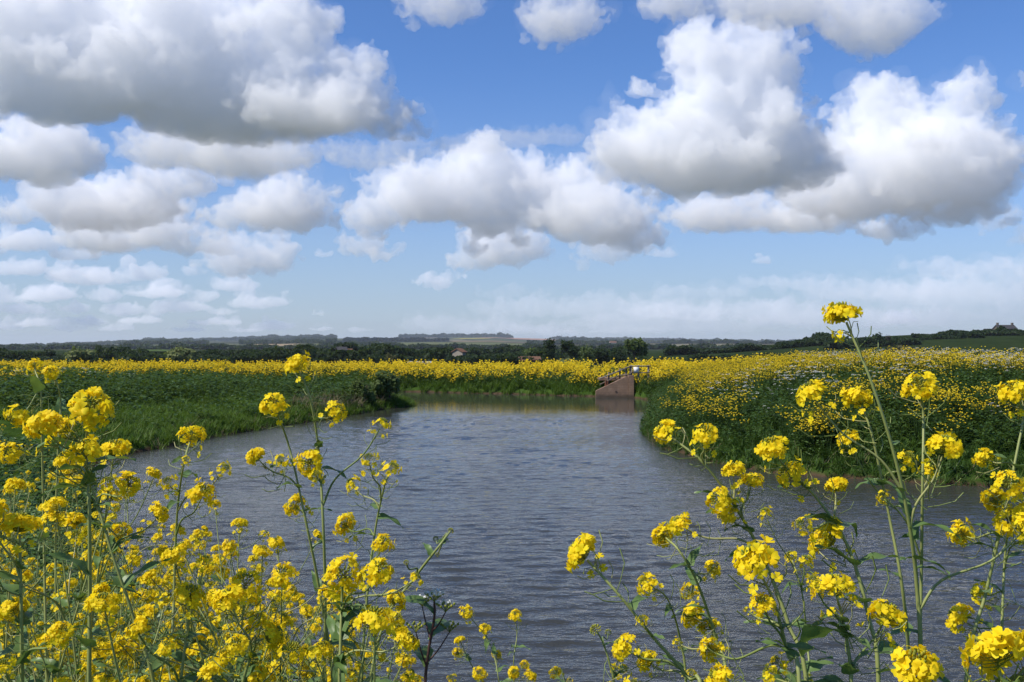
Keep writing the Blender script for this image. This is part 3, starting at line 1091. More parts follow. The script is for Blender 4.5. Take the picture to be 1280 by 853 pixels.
def tree(px, py_top, wpx, d, kind, mat, label, seed, cat='tree', trunk=.28, n=1500, group=None, base_drop=0.0):
    rnd = random.Random(seed)
    x = (px - 640) * d / FPX
    z0 = float(land_z(np.array([x]), np.array([float(d)]))[0][0])
    h = EYE + (HORIZ - py_top) * d / FPX - z0
    w = wpx * d / FPX / 2
    root = empty('shrub' if cat == 'shrub' else 'tree', (x, d, z0), rnd.uniform(0, 6))
    tag(root, label, cat, group)
    th = h * trunk
    if kind == 'round':
        lobes = [((0, 0, th + (h - th) * .5), (w * .8, w * .8, (h - th) * .48))]
        for k in range(6):
            a = k * 1.05 + rnd.uniform(-.3, .3)
            lobes.append(((math.cos(a) * w * .58, math.sin(a) * w * .58, th + (h - th) * rnd.uniform(.25, .68)), (w * .42, w * .42, (h - th) * .26)))
    elif kind == 'column':
        lobes = [((0, 0, h * (.14 + .15 * k)), (w * (1 - .10 * abs(k - 2)) * rnd.uniform(.85, 1.1), w, h * .13)) for k in range(6)]
    elif kind == 'bush':
        lobes = [((rnd.uniform(-.6, .6) * w, rnd.uniform(-.5, .5) * w, h * rnd.uniform(.25, .55)), (w * rnd.uniform(.35, .55), w * .5, h * rnd.uniform(.28, .42))) for k in range(7)]
    elif kind == 'wide':
        lobes = [((rnd.uniform(-.7, .7) * w, rnd.uniform(-.6, .6) * w, th + (h - th) * rnd.uniform(.3, .75)), (w * rnd.uniform(.3, .5), w * .4, (h - th) * rnd.uniform(.2, .3))) for k in range(9)]
    limbs = limb_set(rnd, h, max(th, .15 * h), w * .8, 7 if kind != 'bare' else 11, max(.05, h * .032))
    link('trunk', mesh_of('trunk', limbs, M_BARK, True), parent=root)
    if kind == 'bare':
        ps = []
        for k in range(320):
            u = np.array([rnd.gauss(0, 1), rnd.gauss(0, 1), rnd.gauss(0, 1)])
            u /= np.linalg.norm(u)
            p = np.array([0, 0, h * .62]) + u * np.array([w * .85, w * .85, h * .36]) * rnd.random() ** .4
            e = p + (u + np.array([0, 0, .5])) * h * .09
            ps.append(p_tube([p - u * h * .10, p, e], h * .0075, h * .003, 3))
        link('crown', mesh_of('crown', merge(ps), M_BARK), parent=root)
    else:
        q = max(w, h * .4) * .085
        link('crown', mesh_of('crown', crown_quads(rnd, lobes, n, q), mat), parent=root)
    return root


tree(101, 434.5, 40, 262, 'round', M_TREE_PALE, 'pale green rounded willow, the left one of two in front of the dark hedge', 1, trunk=.1)
tree(226, 433.5, 38, 262, 'round', M_TREE_PALE, 'pale green rounded willow standing right of its twin, above the yellow left bank', 2, trunk=.1)
tree(687, 423.5, 15, 255, 'column', M_TREE_SHADED, 'dark narrow upright tree rising above the far yellow bank', 3, n=1100)
tree(713, 424, 27, 258, 'wide', M_TREE_SHADED, 'dark spreading tree just right of the narrow upright one', 4, n=1700)
tree(793, 423, 28, 230, 'wide', M_TREE_MID, 'tall green tree with a clear trunk behind the sluice railing', 5, trunk=.34, n=1900)
tree(752, 432, 26, 262, 'round', M_TREE_SHADED, 'dark blue green tree between the spreading tree and the tree behind the sluice', 6, trunk=.15)
tree(772, 434, 22, 258, 'round', M_TREE_SHADED, 'low dark tree touching the left side of the tree behind the sluice', 7, trunk=.15)
tree(735, 431, 20, 272, 'round', M_TREE_MID, 'hazy grey green tree right of the dark spreading tree', 8, trunk=.15)
tree(706, 445, 26, 236, 'bush', M_TREE_PALE, 'light green bush at the foot of the dark spreading tree', 9, cat='shrub', n=900)
tree(732, 449, 30, 238, 'bush', M_TREE_MID, 'low olive bush in front of the dark trees, above the far yellow bank', 10, cat='shrub', n=900)
tree(665, 434, 24, 300, 'round', M_TREE_MID, 'medium green tree left of the narrow upright one', 11, trunk=.15)
tree(372, 430.5, 40, 300, 'wide', M_TREE_SHADED, 'broad dark tree mass above the hedge, behind the tallest left flower', 12, trunk=.1, n=1800)
tree(489, 441, 20, 236, 'wide', M_TREE_BROWN, 'thin leaved brownish small tree in front of the dark wood', 13, trunk=.25, n=500)
tree(176, 434, 16, 420, 'round', M_TREE_SHADED, 'small dark tree on the meadow edge between the two pale willows', 14, trunk=.2, n=700)
tree(55, 437, 26, 320, 'wide', M_TREE_SHADED, 'dark tree left of the pale willows', 15, trunk=.15)
tree(1096, 417, 24, 400, 'round', M_TREE_SHADED, 'large dark rounded tree behind the tallest flower at the right', 16, trunk=.12)
tree(1079, 421.5, 22, 402, 'round', M_TREE_SHADED, 'lower dark tree leaning against the large dark rounded one', 17, trunk=.12)
tree(1043, 424, 26, 405, 'round', M_TREE_SHADED, 'dark rounded tree at the left end of the ridge trees', 18, trunk=.12)
tree(1110, 419, 10, 398, 'bare', M_TREE_SHADED, 'bare twiggy tree at the right side of the large dark rounded tree', 19, trunk=.35)
tree(1130, 420, 15, 410, 'round', M_TREE_SHADED, 'compact dark tree standing alone on the ridge above the bronze bush', 20, trunk=.2, n=900)
tree(1153, 422.5, 6, 415, 'round', M_TREE_SHADED, 'tiny dark tree on the ridge right of the compact one', 21, trunk=.2, n=400)
tree(1128, 431.5, 52, 300, 'bush', M_TREE_BROWN, 'wide bronze green bush behind the white flowers of the right bank', 22, cat='shrub', n=1800)
tree(1208, 417.5, 18, 455, 'bare', M_TREE_SHADED, 'bare tree left of the farmhouse, first of a loose pair', 23, trunk=.3)
tree(1229, 416, 22, 452, 'bare', M_TREE_SHADED, 'larger bare tree beside the farmhouse gable', 24, trunk=.3)

# shrub on the tip of the left bank
tree(486, 459, 46, 46.5, 'bush', M_TREE_MID, 'grey green twiggy shrub leaning over the water at the tip of the left bank', 31, cat='shrub', n=2600)
tree(455, 470, 34, 44.5, 'bush', M_TREE_MID, 'low dense shrub behind the dead stalks on the left bank', 32, cat='shrub', n=1600)


# ------------------------------------------------------------------ woods and hedges that read as one mass
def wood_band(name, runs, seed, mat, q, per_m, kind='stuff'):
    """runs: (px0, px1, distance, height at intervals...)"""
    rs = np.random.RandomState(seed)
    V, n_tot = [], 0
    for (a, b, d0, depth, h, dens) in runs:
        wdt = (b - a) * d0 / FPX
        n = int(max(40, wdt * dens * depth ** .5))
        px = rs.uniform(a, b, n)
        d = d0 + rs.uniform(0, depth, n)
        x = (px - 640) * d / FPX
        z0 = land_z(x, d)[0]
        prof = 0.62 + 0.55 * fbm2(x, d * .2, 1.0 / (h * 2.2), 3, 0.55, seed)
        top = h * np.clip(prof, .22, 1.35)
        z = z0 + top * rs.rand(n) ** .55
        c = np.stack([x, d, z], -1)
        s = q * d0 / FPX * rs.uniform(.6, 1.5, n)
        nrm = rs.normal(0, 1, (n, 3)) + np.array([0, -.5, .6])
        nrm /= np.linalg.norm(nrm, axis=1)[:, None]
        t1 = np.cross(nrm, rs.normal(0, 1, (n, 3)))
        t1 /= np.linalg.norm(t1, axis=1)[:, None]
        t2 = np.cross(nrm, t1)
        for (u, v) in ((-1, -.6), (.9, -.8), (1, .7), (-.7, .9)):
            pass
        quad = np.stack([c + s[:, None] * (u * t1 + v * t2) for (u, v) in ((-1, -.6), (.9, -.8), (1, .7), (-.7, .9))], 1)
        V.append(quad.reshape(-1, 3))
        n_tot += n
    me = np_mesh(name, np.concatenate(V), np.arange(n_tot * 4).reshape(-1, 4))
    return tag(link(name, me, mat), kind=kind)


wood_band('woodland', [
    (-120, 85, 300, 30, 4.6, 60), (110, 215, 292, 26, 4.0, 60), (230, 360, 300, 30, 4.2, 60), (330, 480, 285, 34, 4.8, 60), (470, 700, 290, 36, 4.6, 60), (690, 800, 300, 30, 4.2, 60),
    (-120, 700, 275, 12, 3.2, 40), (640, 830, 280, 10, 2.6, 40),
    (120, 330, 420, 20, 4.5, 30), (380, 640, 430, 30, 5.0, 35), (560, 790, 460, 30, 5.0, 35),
], 3, M_TREE_SHADED, 1.5, 1)
wood_band('hedge', [
    (830, 1060, 430, 14, 4.0, 40), (1030, 1150, 395, 12, 3.4, 40), (860, 1010, 330, 6, 2.0, 30), (1140, 1420, 440, 12, 3.0, 40), (800, 900, 260, 6, 1.6, 30),
    (1150, 1230, 425, 6, 2.4, 30),
], 5, M_TREE_SHADED, 1.4, 1)
wood_band('far_woods', [
    (60, 190, 1700, 60, 7, 4), (150, 260, 2600, 100, 9, 3), (300, 420, 2500, 100, 9, 3), (400, 500, 2100, 60, 7, 4), (430, 560, 3300, 120, 9, 2.5), (660, 780, 2400, 80, 8, 4), (830, 1000, 2700, 80, 9, 3), (0, 120, 2900, 120, 10, 3),
    (170, 205, 5900, 200, 26, 2), (290, 420, 6000, 200, 20, 1.5), (500, 618, 6150, 200, 17, 2.4), (622, 640, 6100, 120, 20, 2), (690, 900, 6100, 200, 15, 1.5), (880, 1060, 5800, 200, 16, 1.5), (200, 300, 6100, 200, 14, 1.2),
    (300, 420, 4400, 300, 10, 1.5), (700, 860, 4200, 300, 10, 1.5), (60, 240, 4200, 300, 10, 1.5), (-100, 200, 1500, 60, 7, 6), (200, 700, 1300, 60, 7, 5), (700, 1060, 1250, 50, 7, 5),
], 7, M_TREE_SHADED, 1.6, 1)


def draped(name, px0, px1, d0, d1, mat, n=14):
    """a field lying on the hillside"""
    V, F = [], []
    for j in range(n + 1):
        d = d0 + (d1 - d0) * j / n
        for i in range(n + 1):
            px = px0 + (px1 - px0) * i / n + 6 * math.sin(j * .5)
            x = (px - 640) * d / FPX
            V.append((x, d))
    V = np.array(V)
    z = land_z(V[:, 0], V[:, 1])[0] + 0.004 * d0 / 8 + 1.0
    i0 = np.arange((n + 1) * (n + 1)).reshape(n + 1, n + 1)
    q = np.stack([i0[:-1, :-1], i0[:-1, 1:], i0[1:, 1:], i0[1:, :-1]], -1).reshape(-1, 4)
    return tag(link(name, np_mesh(name, np.column_stack([V, z]), q), mat), kind='structure')


def flat_mat(name, a, b, scale):
    m, t, out = new_mat(name)
    g = t.new('ShaderNodeNewGeometry')
    c = t.ramp(t.noise(g.outputs['Position'], scale, 4, .6), [(.3, a), (.7, b)])
    d = t.new('ShaderNodeBsdfDiffuse')
    t.l.new(c, d.inputs[0])
    t.l.new(d.outputs[0], out.inputs[0])
    return m


M_PLOUGH = flat_mat('ploughed_earth', (0.26, 0.15, 0.11), (0.34, 0.21, 0.16), .02)
M_STRAW = flat_mat('dry_field', (0.22, 0.17, 0.10), (0.30, 0.24, 0.15), .02)
M_RAPEFIELD = flat_mat('rape_field', (0.42, 0.36, 0.06), (0.52, 0.44, 0.08), .02)
M_MEADOW = flat_mat('meadow', (0.055, 0.090, 0.026), (0.075, 0.110, 0.034), .02)
draped('ploughed_field', 640, 694, 4700, 5600, M_PLOUGH)
draped('ploughed_field', 600, 640, 4900, 5300, M_PLOUGH)
draped('dry_field', 560, 660, 3000, 3300, M_STRAW)
draped('dry_field', 320, 372, 1900, 2200, M_STRAW)
draped('yellow_field', 570, 612, 4500, 4700, M_RAPEFIELD)
draped('yellow_field', 800, 842, 2950, 3200, M_RAPEFIELD)
draped('ploughed_field', 840, 880, 2950, 3250, M_PLOUGH)
draped('dry_field', 955, 975, 1500, 1700, M_STRAW)
draped('meadow', 140, 212, 700, 980, M_MEADOW)
draped('meadow', 465, 510, 1500, 1900, M_MEADOW)

# ------------------------------------------------------------------ buildings and masts far off
M_PALEWALL = flat_mat('pale_render', (0.24, 0.21, 0.17), (0.31, 0.275, 0.225), .4)
M_TILE = flat_mat('brown_tile', (0.13, 0.075, 0.05), (0.20, 0.11, 0.075), .8)
M_SLATE = flat_mat('dark_slate', (0.045, 0.045, 0.05), (0.075, 0.072, 0.075), .8)
M_STONE = flat_mat('dark_stone', (0.10, 0.085, 0.07), (0.15, 0.13, 0.11), .8)
M_WINDOW = flat_mat('window_glass', (0.02, 0.022, 0.026), (0.03, 0.033, 0.038), .8)


def box_q(x0, x1, y0, y1, z0, z1):
    V = np.array([(x0, y0, z0), (x1, y0, z0), (x1, y1, z0), (x0, y1, z0), (x0, y0, z1), (x1, y0, z1), (x1, y1, z1), (x0, y1, z1)], float)
    F = np.array([(0, 3, 2, 1), (4, 5, 6, 7), (0, 1, 5, 4), (1, 2, 6, 5), (2, 3, 7, 6), (3, 0, 4, 7)])
    return V, F, np.zeros(6, int)


def house(px, d, w, hw, hr, dp, wall, roof, label, rz=0.0, chimneys=(.0,), cat='house', name='house', zoff=0.0):
    x = (px - 640) * d / FPX
    z0 = float(land_z(np.array([x]), np.array([float(d)]))[0][0]) + zoff
    r = empty(name, (x, d, z0), rz)
    tag(r, label, cat)
    a, b = w / 2, dp / 2
    gable = (np.array([(-a, -b, -1), (a, -b, -1), (a, b, -1), (-a, b, -1), (-a, -b, hw), (a, -b, hw), (a, b, hw), (-a, b, hw), (-a, 0, hw + hr), (a, 0, hw + hr)], float),
             np.array([(0, 1, 5, 4), (2, 3, 7, 6), (1, 2, 6, 5), (3, 0, 4, 7), (5, 6, 9, 9), (7, 4, 8, 8), (0, 3, 2, 1)]))
    me = bpy.data.meshes.new('wall')
    me.from_pydata([tuple(v) for v in gable[0]], [], [tuple(dict.fromkeys(f)) for f in gable[1].tolist()])
    link('wall', me, wall, r)
    e = .35
    sl = hr / b
    rv = []
    for s in (-1, 1):
        rv += [(-a - e, s * (b + e), hw - e * sl), (a + e, s * (b + e), hw - e * sl), (a + e, 0, hw + hr + .02), (-a - e, 0, hw + hr + .02)]
    rv2 = [(x_, y_, z_ + .22) for (x_, y_, z_) in rv]
    fs = []
    for o in (0, 4):
        fs += [(o, o + 1, o + 2, o + 3), (o + 8, o + 9, o + 10, o + 11), (o, o + 1, o + 9, o + 8), (o + 1, o + 2, o + 10, o + 9), (o + 3, o, o + 8, o + 11)]
    me = bpy.data.meshes.new('roof')
    me.from_pydata(rv + rv2, [], fs)
    ro = link('roof', me, roof, r)
    for cx in chimneys:
        link('chimney', mesh_of('chimney', merge([box_q(cx * a * .9 - .45, cx * a * .9 + .45, -.4, .4, hw + hr * .6, hw + hr + 1.3), box_q(cx * a * .9 - .52, cx * a * .9 + .52, -.47, .47, hw + hr + 1.1, hw + hr + 1.22)]), wall), parent=ro)
    k = max(2, int(w / 3))
    for i in range(k):
        wx = -a + (i + .5) * w / k
        link('window', mesh_of('window', box_q(wx - .45, wx + .45, -b - .05, -b + .05, hw * .45, hw * .45 + 1.1), M_WINDOW), parent=r)
    return r


house(1256, 470, 8.6, 2.6, 1.7, 6.0, M_STONE, M_SLATE, 'dark farmhouse with two end chimneys on the ridge skyline', 0.05, (-.95, .95), name='farmhouse', zoff=-0.6)
house(1239, 474, 6.5, 1.5, .9, 4.0, M_STONE, M_SLATE, 'low dark barn adjoining the farmhouse on the ridge', 0.05, (), cat='barn', name='barn', zoff=-.6)
house(427, 283, 2.4, 4.2, .8, 4, M_PALEWALL, M_SLATE, 'small pale gabled house showing through the dark wood, the left one of two', .3, ())
house(435, 287, 2.4, 3.6, .8, 4, M_PALEWALL, M_TILE, 'small pale house with a brown roof right beside the other pale house', -.2, ())
house(574, 288, 1.6, 3.6, .9, 4, M_PALEWALL, M_TILE, 'narrow pale gable with an orange brown roof in the wood above the far bank', .9, ())
house(525, 266, 6.0, .7, .4, 5, M_SLATE, flat_mat('grey_sheet', (.22, .24, .27), (.28, .30, .33), .5), 'low grey roofed shed at the foot of the dark wood', .05, (), cat='shed', name='shed')
house(661, 278, 6.0, 1.4, .8, 5, M_STONE, M_TILE, 'brown roofed barn half hidden left of the narrow upright tree', .1, (), cat='barn', name='barn')
house(766, 2300, 16, 7, 4, 10, M_PALEWALL, M_TILE, 'tiny pale house on the far hillside above the dark trees', .2, ())
house(840, 3400, 22, 9, 5, 12, M_PALEWALL, M_TILE, 'tiny white house beside the distant yellow strip of field', .2, ())


def mast(px, d, py_top, label):
    x = (px - 640) * d / FPX
    z0 = float(land_z(np.array([x]), np.array([float(d)]))[0][0])
    h = EYE + (HORIZ - py_top) * d / FPX - z0
    r = empty('pylon', (x, d, z0))
    tag(r, label, 'pylon')
    ps = []
    for sx in (-1, 1):
        for sy in (-1, 1):
            ps.append(p_tube([(sx * h * .09, sy * h * .09, 0), (sx * h * .03, sy * h * .03, h * .6), (0, 0, h)], h * .012, h * .008, 4))
    for k in range(6):
        z = h * k / 8
        w0, w1 = h * .09 * (1 - k / 9.0), h * .09 * (1 - (k + 1) / 9.0)
        ps.append(p_tube([(-w0, -w0, z), (w1, -w1, z + h / 8)], h * .006, h * .006, 3))
        ps.append(p_tube([(w0, -w0, z), (-w1, -w1, z + h / 8)], h * .006, h * .006, 3))
    link('tower', mesh_of('tower', merge(ps), M_SLATE), parent=r)
    arms = [p_tube([(-h * .16, 0, h * z), (0, 0, h * (z + .02)), (h * .16, 0, h * z)], h * .008, h * .008, 3) for z in (.66, .80, .92)]
    link('crossarm', mesh_of('crossarm', merge(arms), M_SLATE), parent=r)


mast(702, 6300, 418.5, 'faint lattice pylon on the skyline above the dark spreading tree')
mast(783, 6300, 420.0, 'faint lattice pylon on the skyline just left of the tree behind the sluice')
mast(835, 6300, 420.5, 'faint lattice pylon on the skyline right of the tree behind the sluice')

# ------------------------------------------------------------------ sluice
M_CONC, t, out = new_mat('weathered_concrete')
g = t.new('ShaderNodeNewGeometry')
p = g.outputs['Position']
c = t.ramp(t.noise(p, 2.4, 6, .65), [(.25, (.16, .10, .064)), (.55, (.26, .165, .105)), (.8, (.36, .25, .17))])
sp = t.new('ShaderNodeSeparateXYZ')
t.l.new(p, sp.inputs[0])
c = t.mix(t.rng(t.m('MULTIPLY_ADD', t.noise(p, 5, 3), .25, sp.outputs[2]), .18, .42, .75, 0), c, (.050, .042, .028))
seam = t.m('LESS_THAN', t.m('FRACT', t.m('MULTIPLY', sp.outputs[2], 3.4)), .05)
c = t.mix(t.m('MULTIPLY', seam, .45), c, (.08, .055, .04))
bs = t.new('ShaderNodeBsdfPrincipled')
t.l.new(c, bs.inputs[0])
bs.inputs['Roughness'].default_value = .9
b = t.new('ShaderNodeBump')
b.inputs['Strength'].default_value = .4
b.inputs['Distance'].default_value = .03
t.l.new(t.noise(p, 14, 5, .65), b.inputs['Height'])
t.l.new(b.outputs[0], bs.inputs['Normal'])
t.l.new(bs.outputs[0], out.inputs[0])
M_WOOD = flat_mat('weathered_timber', (.10, .08, .06), (.20, .165, .13), 3.0)
M_RAIL = flat_mat('grey_timber', (.17, .15, .125), (.27, .245, .21), 3.0)

SD = 55.0
sx0, sx1 = (745 - 640) * SD / FPX, (785.5 - 640) * SD / FPX
sl_root = empty('sluice', (sx0, SD, 0))
tag(sl_root, 'brown concrete sluice wall with a sloping top at the head of the water', 'sluice')


def prism(poly, y0, y1, bevel=.015):
    bm = bmesh.new()
    vs = [bm.verts.new((x, y0, z)) for x, z in poly]
    f = bm.faces.new(vs)
    r = bmesh.ops.extrude_face_region(bm, geom=[f])
    for v in r['geom']:
        if isinstance(v, bmesh.types.BMVert):
            v.co.y = y1
    bmesh.ops.recalc_face_normals(bm, faces=bm.faces)
    bmesh.ops.bevel(bm, geom=list(bm.edges), offset=bevel, segments=2, affect='EDGES')
    me = bpy.data.meshes.new('wall')
    bm.to_mesh(me)
    bm.free()
    return me


L = sx1 - sx0
link('wing_wall', prism([(0, -1.2), (L, -1.2), (L, 1.16), (L - .12, 1.22), (.12, .46), (0, .40)], 0, .32), M_CONC, sl_root)
link('return_wall', prism([(L + .003, -1.2), (L + .32, -1.2), (L + .32, 1.28), (L + .003, 1.28)], -.05, 2.6), M_CONC, sl_root)
link('deck_slab', prism([(.3, .95), (L + .003, .95), (L + .003, 1.12), (.3, 1.12)], .9, 2.4), M_CONC, sl_root)
dm = [p_tube([(L * .62, -.02, .35), (L * .62, .015, .35)], .05, .05, 10)]
link('drain_hole', mesh_of('drain_hole', merge(dm), M_WINDOW), parent=sl_root)

fr = empty('railing', (sx0, SD + .5, 0))
tag(fr, 'weathered timber post and rail fence climbing beside the sluice wall', 'railing')
FP = [(.38, .45, .55), (.78, .65, 1.45), (1.42, 1.0, 1.68), (1.78, 1.05, 1.76), (2.02, 1.05, 1.84)]
for i, (x, zb, zt) in enumerate(FP):
    if i:
        link('post', mesh_of('post', box_q(x - .045, x + .045, -.045, .045, zb - .8, zt), M_WOOD), parent=fr)


def beam(a, b, r, mat, par, name='rail'):
    a, b = Vector(a), Vector(b)
    r *= .68
    d = b - a
    me = mesh_of(name, box_q(-r * .6, r * .6, -r, r, 0, d.length), mat)
    o = link(name, me, parent=par)
    o.location = a
    o.rotation_euler = d.to_track_quat('Z', 'Y').to_euler()
    return o


beam((.20, -.08, 1.06), (2.05, -.08, 1.80), .055, M_RAIL, fr)
beam((.25, -.08, .74), (1.45, -.08, 1.30), .05, M_WOOD, fr)
beam((1.40, -.09, 1.27), (2.05, -.09, 1.32), .05, M_WOOD, fr)

gt = empty('gate_frame', (sx0 + 2.1, SD + .7, 0))
tag(gt, 'short grey railing with a white notice board above the sluice', 'railing')
for x in (.02, .42, 1.0):
    link('post', mesh_of('post', box_q(x - .05, x + .05, -.05, .05, .6, 1.86), M_RAIL), parent=gt)
beam((-.05, -.08, 1.80), (1.15, -.08, 1.80), .05, M_RAIL, gt)
beam((-.05, -.08, 1.42), (1.15, -.08, 1.42), .045, M_RAIL, gt)
sg = link('notice_board', mesh_of('notice_board', box_q(.12, .42, -.17, -.13, 1.42, 1.74), flat_mat('white_board', (.78, .78, .77), (.82, .82, .81), 2)), parent=gt)
gb = empty('stake', ((757 - 640) * SD / FPX, SD - .10, 0))
tag(gb, 'stubby reddish stake at the low end of the sluice railing', 'stake')
st = p_tube([(0, .35, .1), (.02, .35, .55), (.05, .35, .98)], .09, .06, 7)
link('stump', mesh_of('stump', merge([st, p_tube([(.02, .35, .6), (.14, .30, .78), (.16, .3, .95)], .05, .03, 6)]), flat_mat('red_brown_bark', (.11, .045, .03), (.17, .08, .05), 6)), parent=gb)

# ------------------------------------------------------------------ haze between here and the hills
m_h, t, out = new_mat('air')
v = t.new('ShaderNodeVolumePrincipled')
v.inputs['Color'].default_value = (.78, .86, 1.0, 1)
v.inputs['Density'].default_value = 0.00006
v.inputs['Anisotropy'].default_value = 0.0
t.l.new(v.outputs[0], out.inputs['Volume'])
hz = link('haze', mesh_of('haze', box_q(-9900, 9900, -200, 9900, -6.5, 95), m_h))
tag(hz, kind='stuff')

# ------------------------------------------------------------------ rapeseed plants close to the camera
def p_petal(o, ax, side, L, Wd, cup):
    """one rounded petal: base narrow, broad notched tip, curled outward; ax = outward direction in the flower's plane, z up"""
    rows = ((.06, .10, .0), (.38, .34, .10), (.72, .52, .12), (.95, .36, .02))
    V = []
    for (r, w, z) in rows:
        for sgn in (-1, 0, 1):
            zz = z + cup * r * .9 - .10 * (r ** 3) + (.05 if sgn else 0.0)
            rr = r - (.06 if (sgn == 0 and r > .9) else 0)
            V.append(o + ax * rr * L + side * sgn * w * Wd + np.array([0, 0, zz * L]))
    F = []
    for i in range(3):
        for j in range(2):
            F.append((i * 3 + j, i * 3 + j + 1, (i + 1) * 3 + j + 1, (i + 1) * 3 + j))
    return np.array(V), np.array(F), np.zeros(6, int)


def p_flower(rnd, pos, normal, size):
    m = rot_to(normal)
    a0 = rnd.uniform(0, 6.28)
    cup = rnd.uniform(.15, .75)
    ps = []
    for k in range(4):
        a = a0 + k * math.pi / 2 + rnd.gauss(0, .10)
        ax = np.array([math.cos(a), math.sin(a), 0])
        sd_ = np.array([-ax[1], ax[0], 0])
        L = size * rnd.uniform(.9, 1.1)
        ps.append(p_petal(np.zeros(3), ax, sd_, L, L * .95, cup + rnd.gauss(0, .12)))
    V, F, M = merge(ps)
    return V @ m.T + pos, F, M


def p_bead(c, d, r, L, mi=0):
    """small bud: a six sided spindle"""
    m = rot_to(d)
    V = []
    for (z, w) in ((0, .35), (.35, 1), (.75, .85), (1, .15)):
        for k in range(5):
            a = k * 2 * math.pi / 5
            V.append((math.cos(a) * w * r, math.sin(a) * w * r, z * L))
    V = np.array(V) @ m.T + c
    F = [(i * 5 + j, i * 5 + (j + 1) % 5, (i + 1) * 5 + (j + 1) % 5, (i + 1) * 5 + j) for i in range(3) for j in range(5)]
    return V, np.array(F), np.full(15, mi)


def head_meshes(seed, full=1.0):
    """flower head about 5.5 cm wide, stalk end at the origin, axis +Z; returns blossom mesh and bud mesh"""
    rnd = random.Random(seed)
    Rx, Rz, Sk = .0215 * rnd.uniform(.9, 1.1), .0155 * rnd.uniform(.75, 1.45), rnd.uniform(-.35, .35)
    fl, gr = [], []
    n = int(rnd.choice((26, 30, 36, 40)) * full)
    for k in range(n):
        t_ = (k + .5) / n
        th = math.acos(1 - 1.36 * (0.13 + .87 * t_)) if full > .5 else math.acos(1 - 1.3 * (0.3 + .7 * t_))
        ph = k * 2.39996 + rnd.gauss(0, .3)
        u = np.array([math.sin(th) * math.cos(ph), math.sin(th) * math.sin(ph), math.cos(th)])
        rr = rnd.uniform(.68, 1.22)
        p = np.array([u[0] * Rx, u[1] * Rx, u[2] * Rz * (1 if u[2] > 0 else .8)]) * rr + np.array([0, 0, .014])
        p = p + np.array([Sk * (p[2] - .01), 0, Sk * .5 * p[0]])
        nn = u + np.array([rnd.gauss(0, .25), rnd.gauss(0, .25), .30 + rnd.gauss(0, .25)])
        fl.append(p_flower(rnd, p, nn, rnd.uniform(.0080, .0104)))
        b = np.array([0, 0, .002 + .012 * max(0, u[2] + .4)])
        gr.append(p_tube([b, (b + p) / 2 + np.array([0, 0, -.002]), p], .0006, .0005, 4))
    for k in range(6):                      # stray flowers lower on the stalk
        ph = rnd.uniform(0, 6.28)
        p = np.array([math.cos(ph) * .026, math.sin(ph) * .026, rnd.uniform(-.022, -.004)])
        if rnd.random() < .55:
            fl.append(p_flower(rnd, p, (math.cos(ph), math.sin(ph), .6), .0075))
        gr.append(p_tube([(0, 0, p[2] - .008), p * .6, p], .0006, .0005, 4))
    nb = 16 if full > .5 else 26
    for k in range(nb):                                          # unopened buds in the middle of the top
        a, r = k * 2.4, .0105 * math.sqrt((k + .5) / nb)
        d = np.array([math.cos(a) * r * 60, math.sin(a) * r * 60, 1])
        c = np.array([math.cos(a) * r, math.sin(a) * r, (.026 if full > .5 else .024) + .004 * (1 - r / .0105)])
        gr.append(p_bead(c, d, .0019, .0062))
    a = merge(fl)
    b = merge(gr)
    me = np_mesh('flower_head', *a[:2], smooth=True)
    me.materials.append(M_PETAL)
    mb = np_mesh('bud_cluster', *b[:2], smooth=True)
    mb.materials.append(M_BUD)
    return me, mb


HEADS = [head_meshes(100 + i) for i in range(14)]
SPARSE = [head_meshes(200 + i, .36) for i in range(5)]


def buds_only(seed):
    rnd = random.Random(seed)
    gr = []
    for k in range(34):
        th, ph = math.acos(1 - .9 * (k + .5) / 34), k * 2.4
        u = np.array([math.sin(th) * math.cos(ph), math.sin(th) * math.sin(ph), math.cos(th)])
        gr.append(p_bead(u * .012, u, .0024, .0075))
    g = merge(gr)
    me = np_mesh('bud_cluster', *g[:2], smooth=True)
    me.materials.append(M_BUD)
    return me


BUDS = [buds_only(i) for i in range(3)]


def pod_mesh(seed, n, length):
    rnd = random.Random(seed)
    ps = []
    for k in range(n):
        z = -.012 - length * (k + rnd.random()) / n
        a = k * 2.4 + rnd.gauss(0, .3)
        h = np.array([math.cos(a), math.sin(a), 0])
        p0 = np.array([0, 0, z])
        p1 = p0 + h * .014 + np.array([0, 0, .006])
        L = rnd.uniform(.018, .04)
        p2 = p1 + h * L * .6 + np.array([0, 0, L * .35])
        p3 = p1 + h * L * .85 + np.array([0, 0, L * .85])
        ps.append(p_tube([p0, p1, p2, p3], .0007, .0009, 4))
    g = merge(ps)
    me = np_mesh('seed_pods', *g[:2], smooth=True)
    me.materials.append(M_STEM)
    return me


PODS = [pod_mesh(i, 9, .075) for i in range(4)]


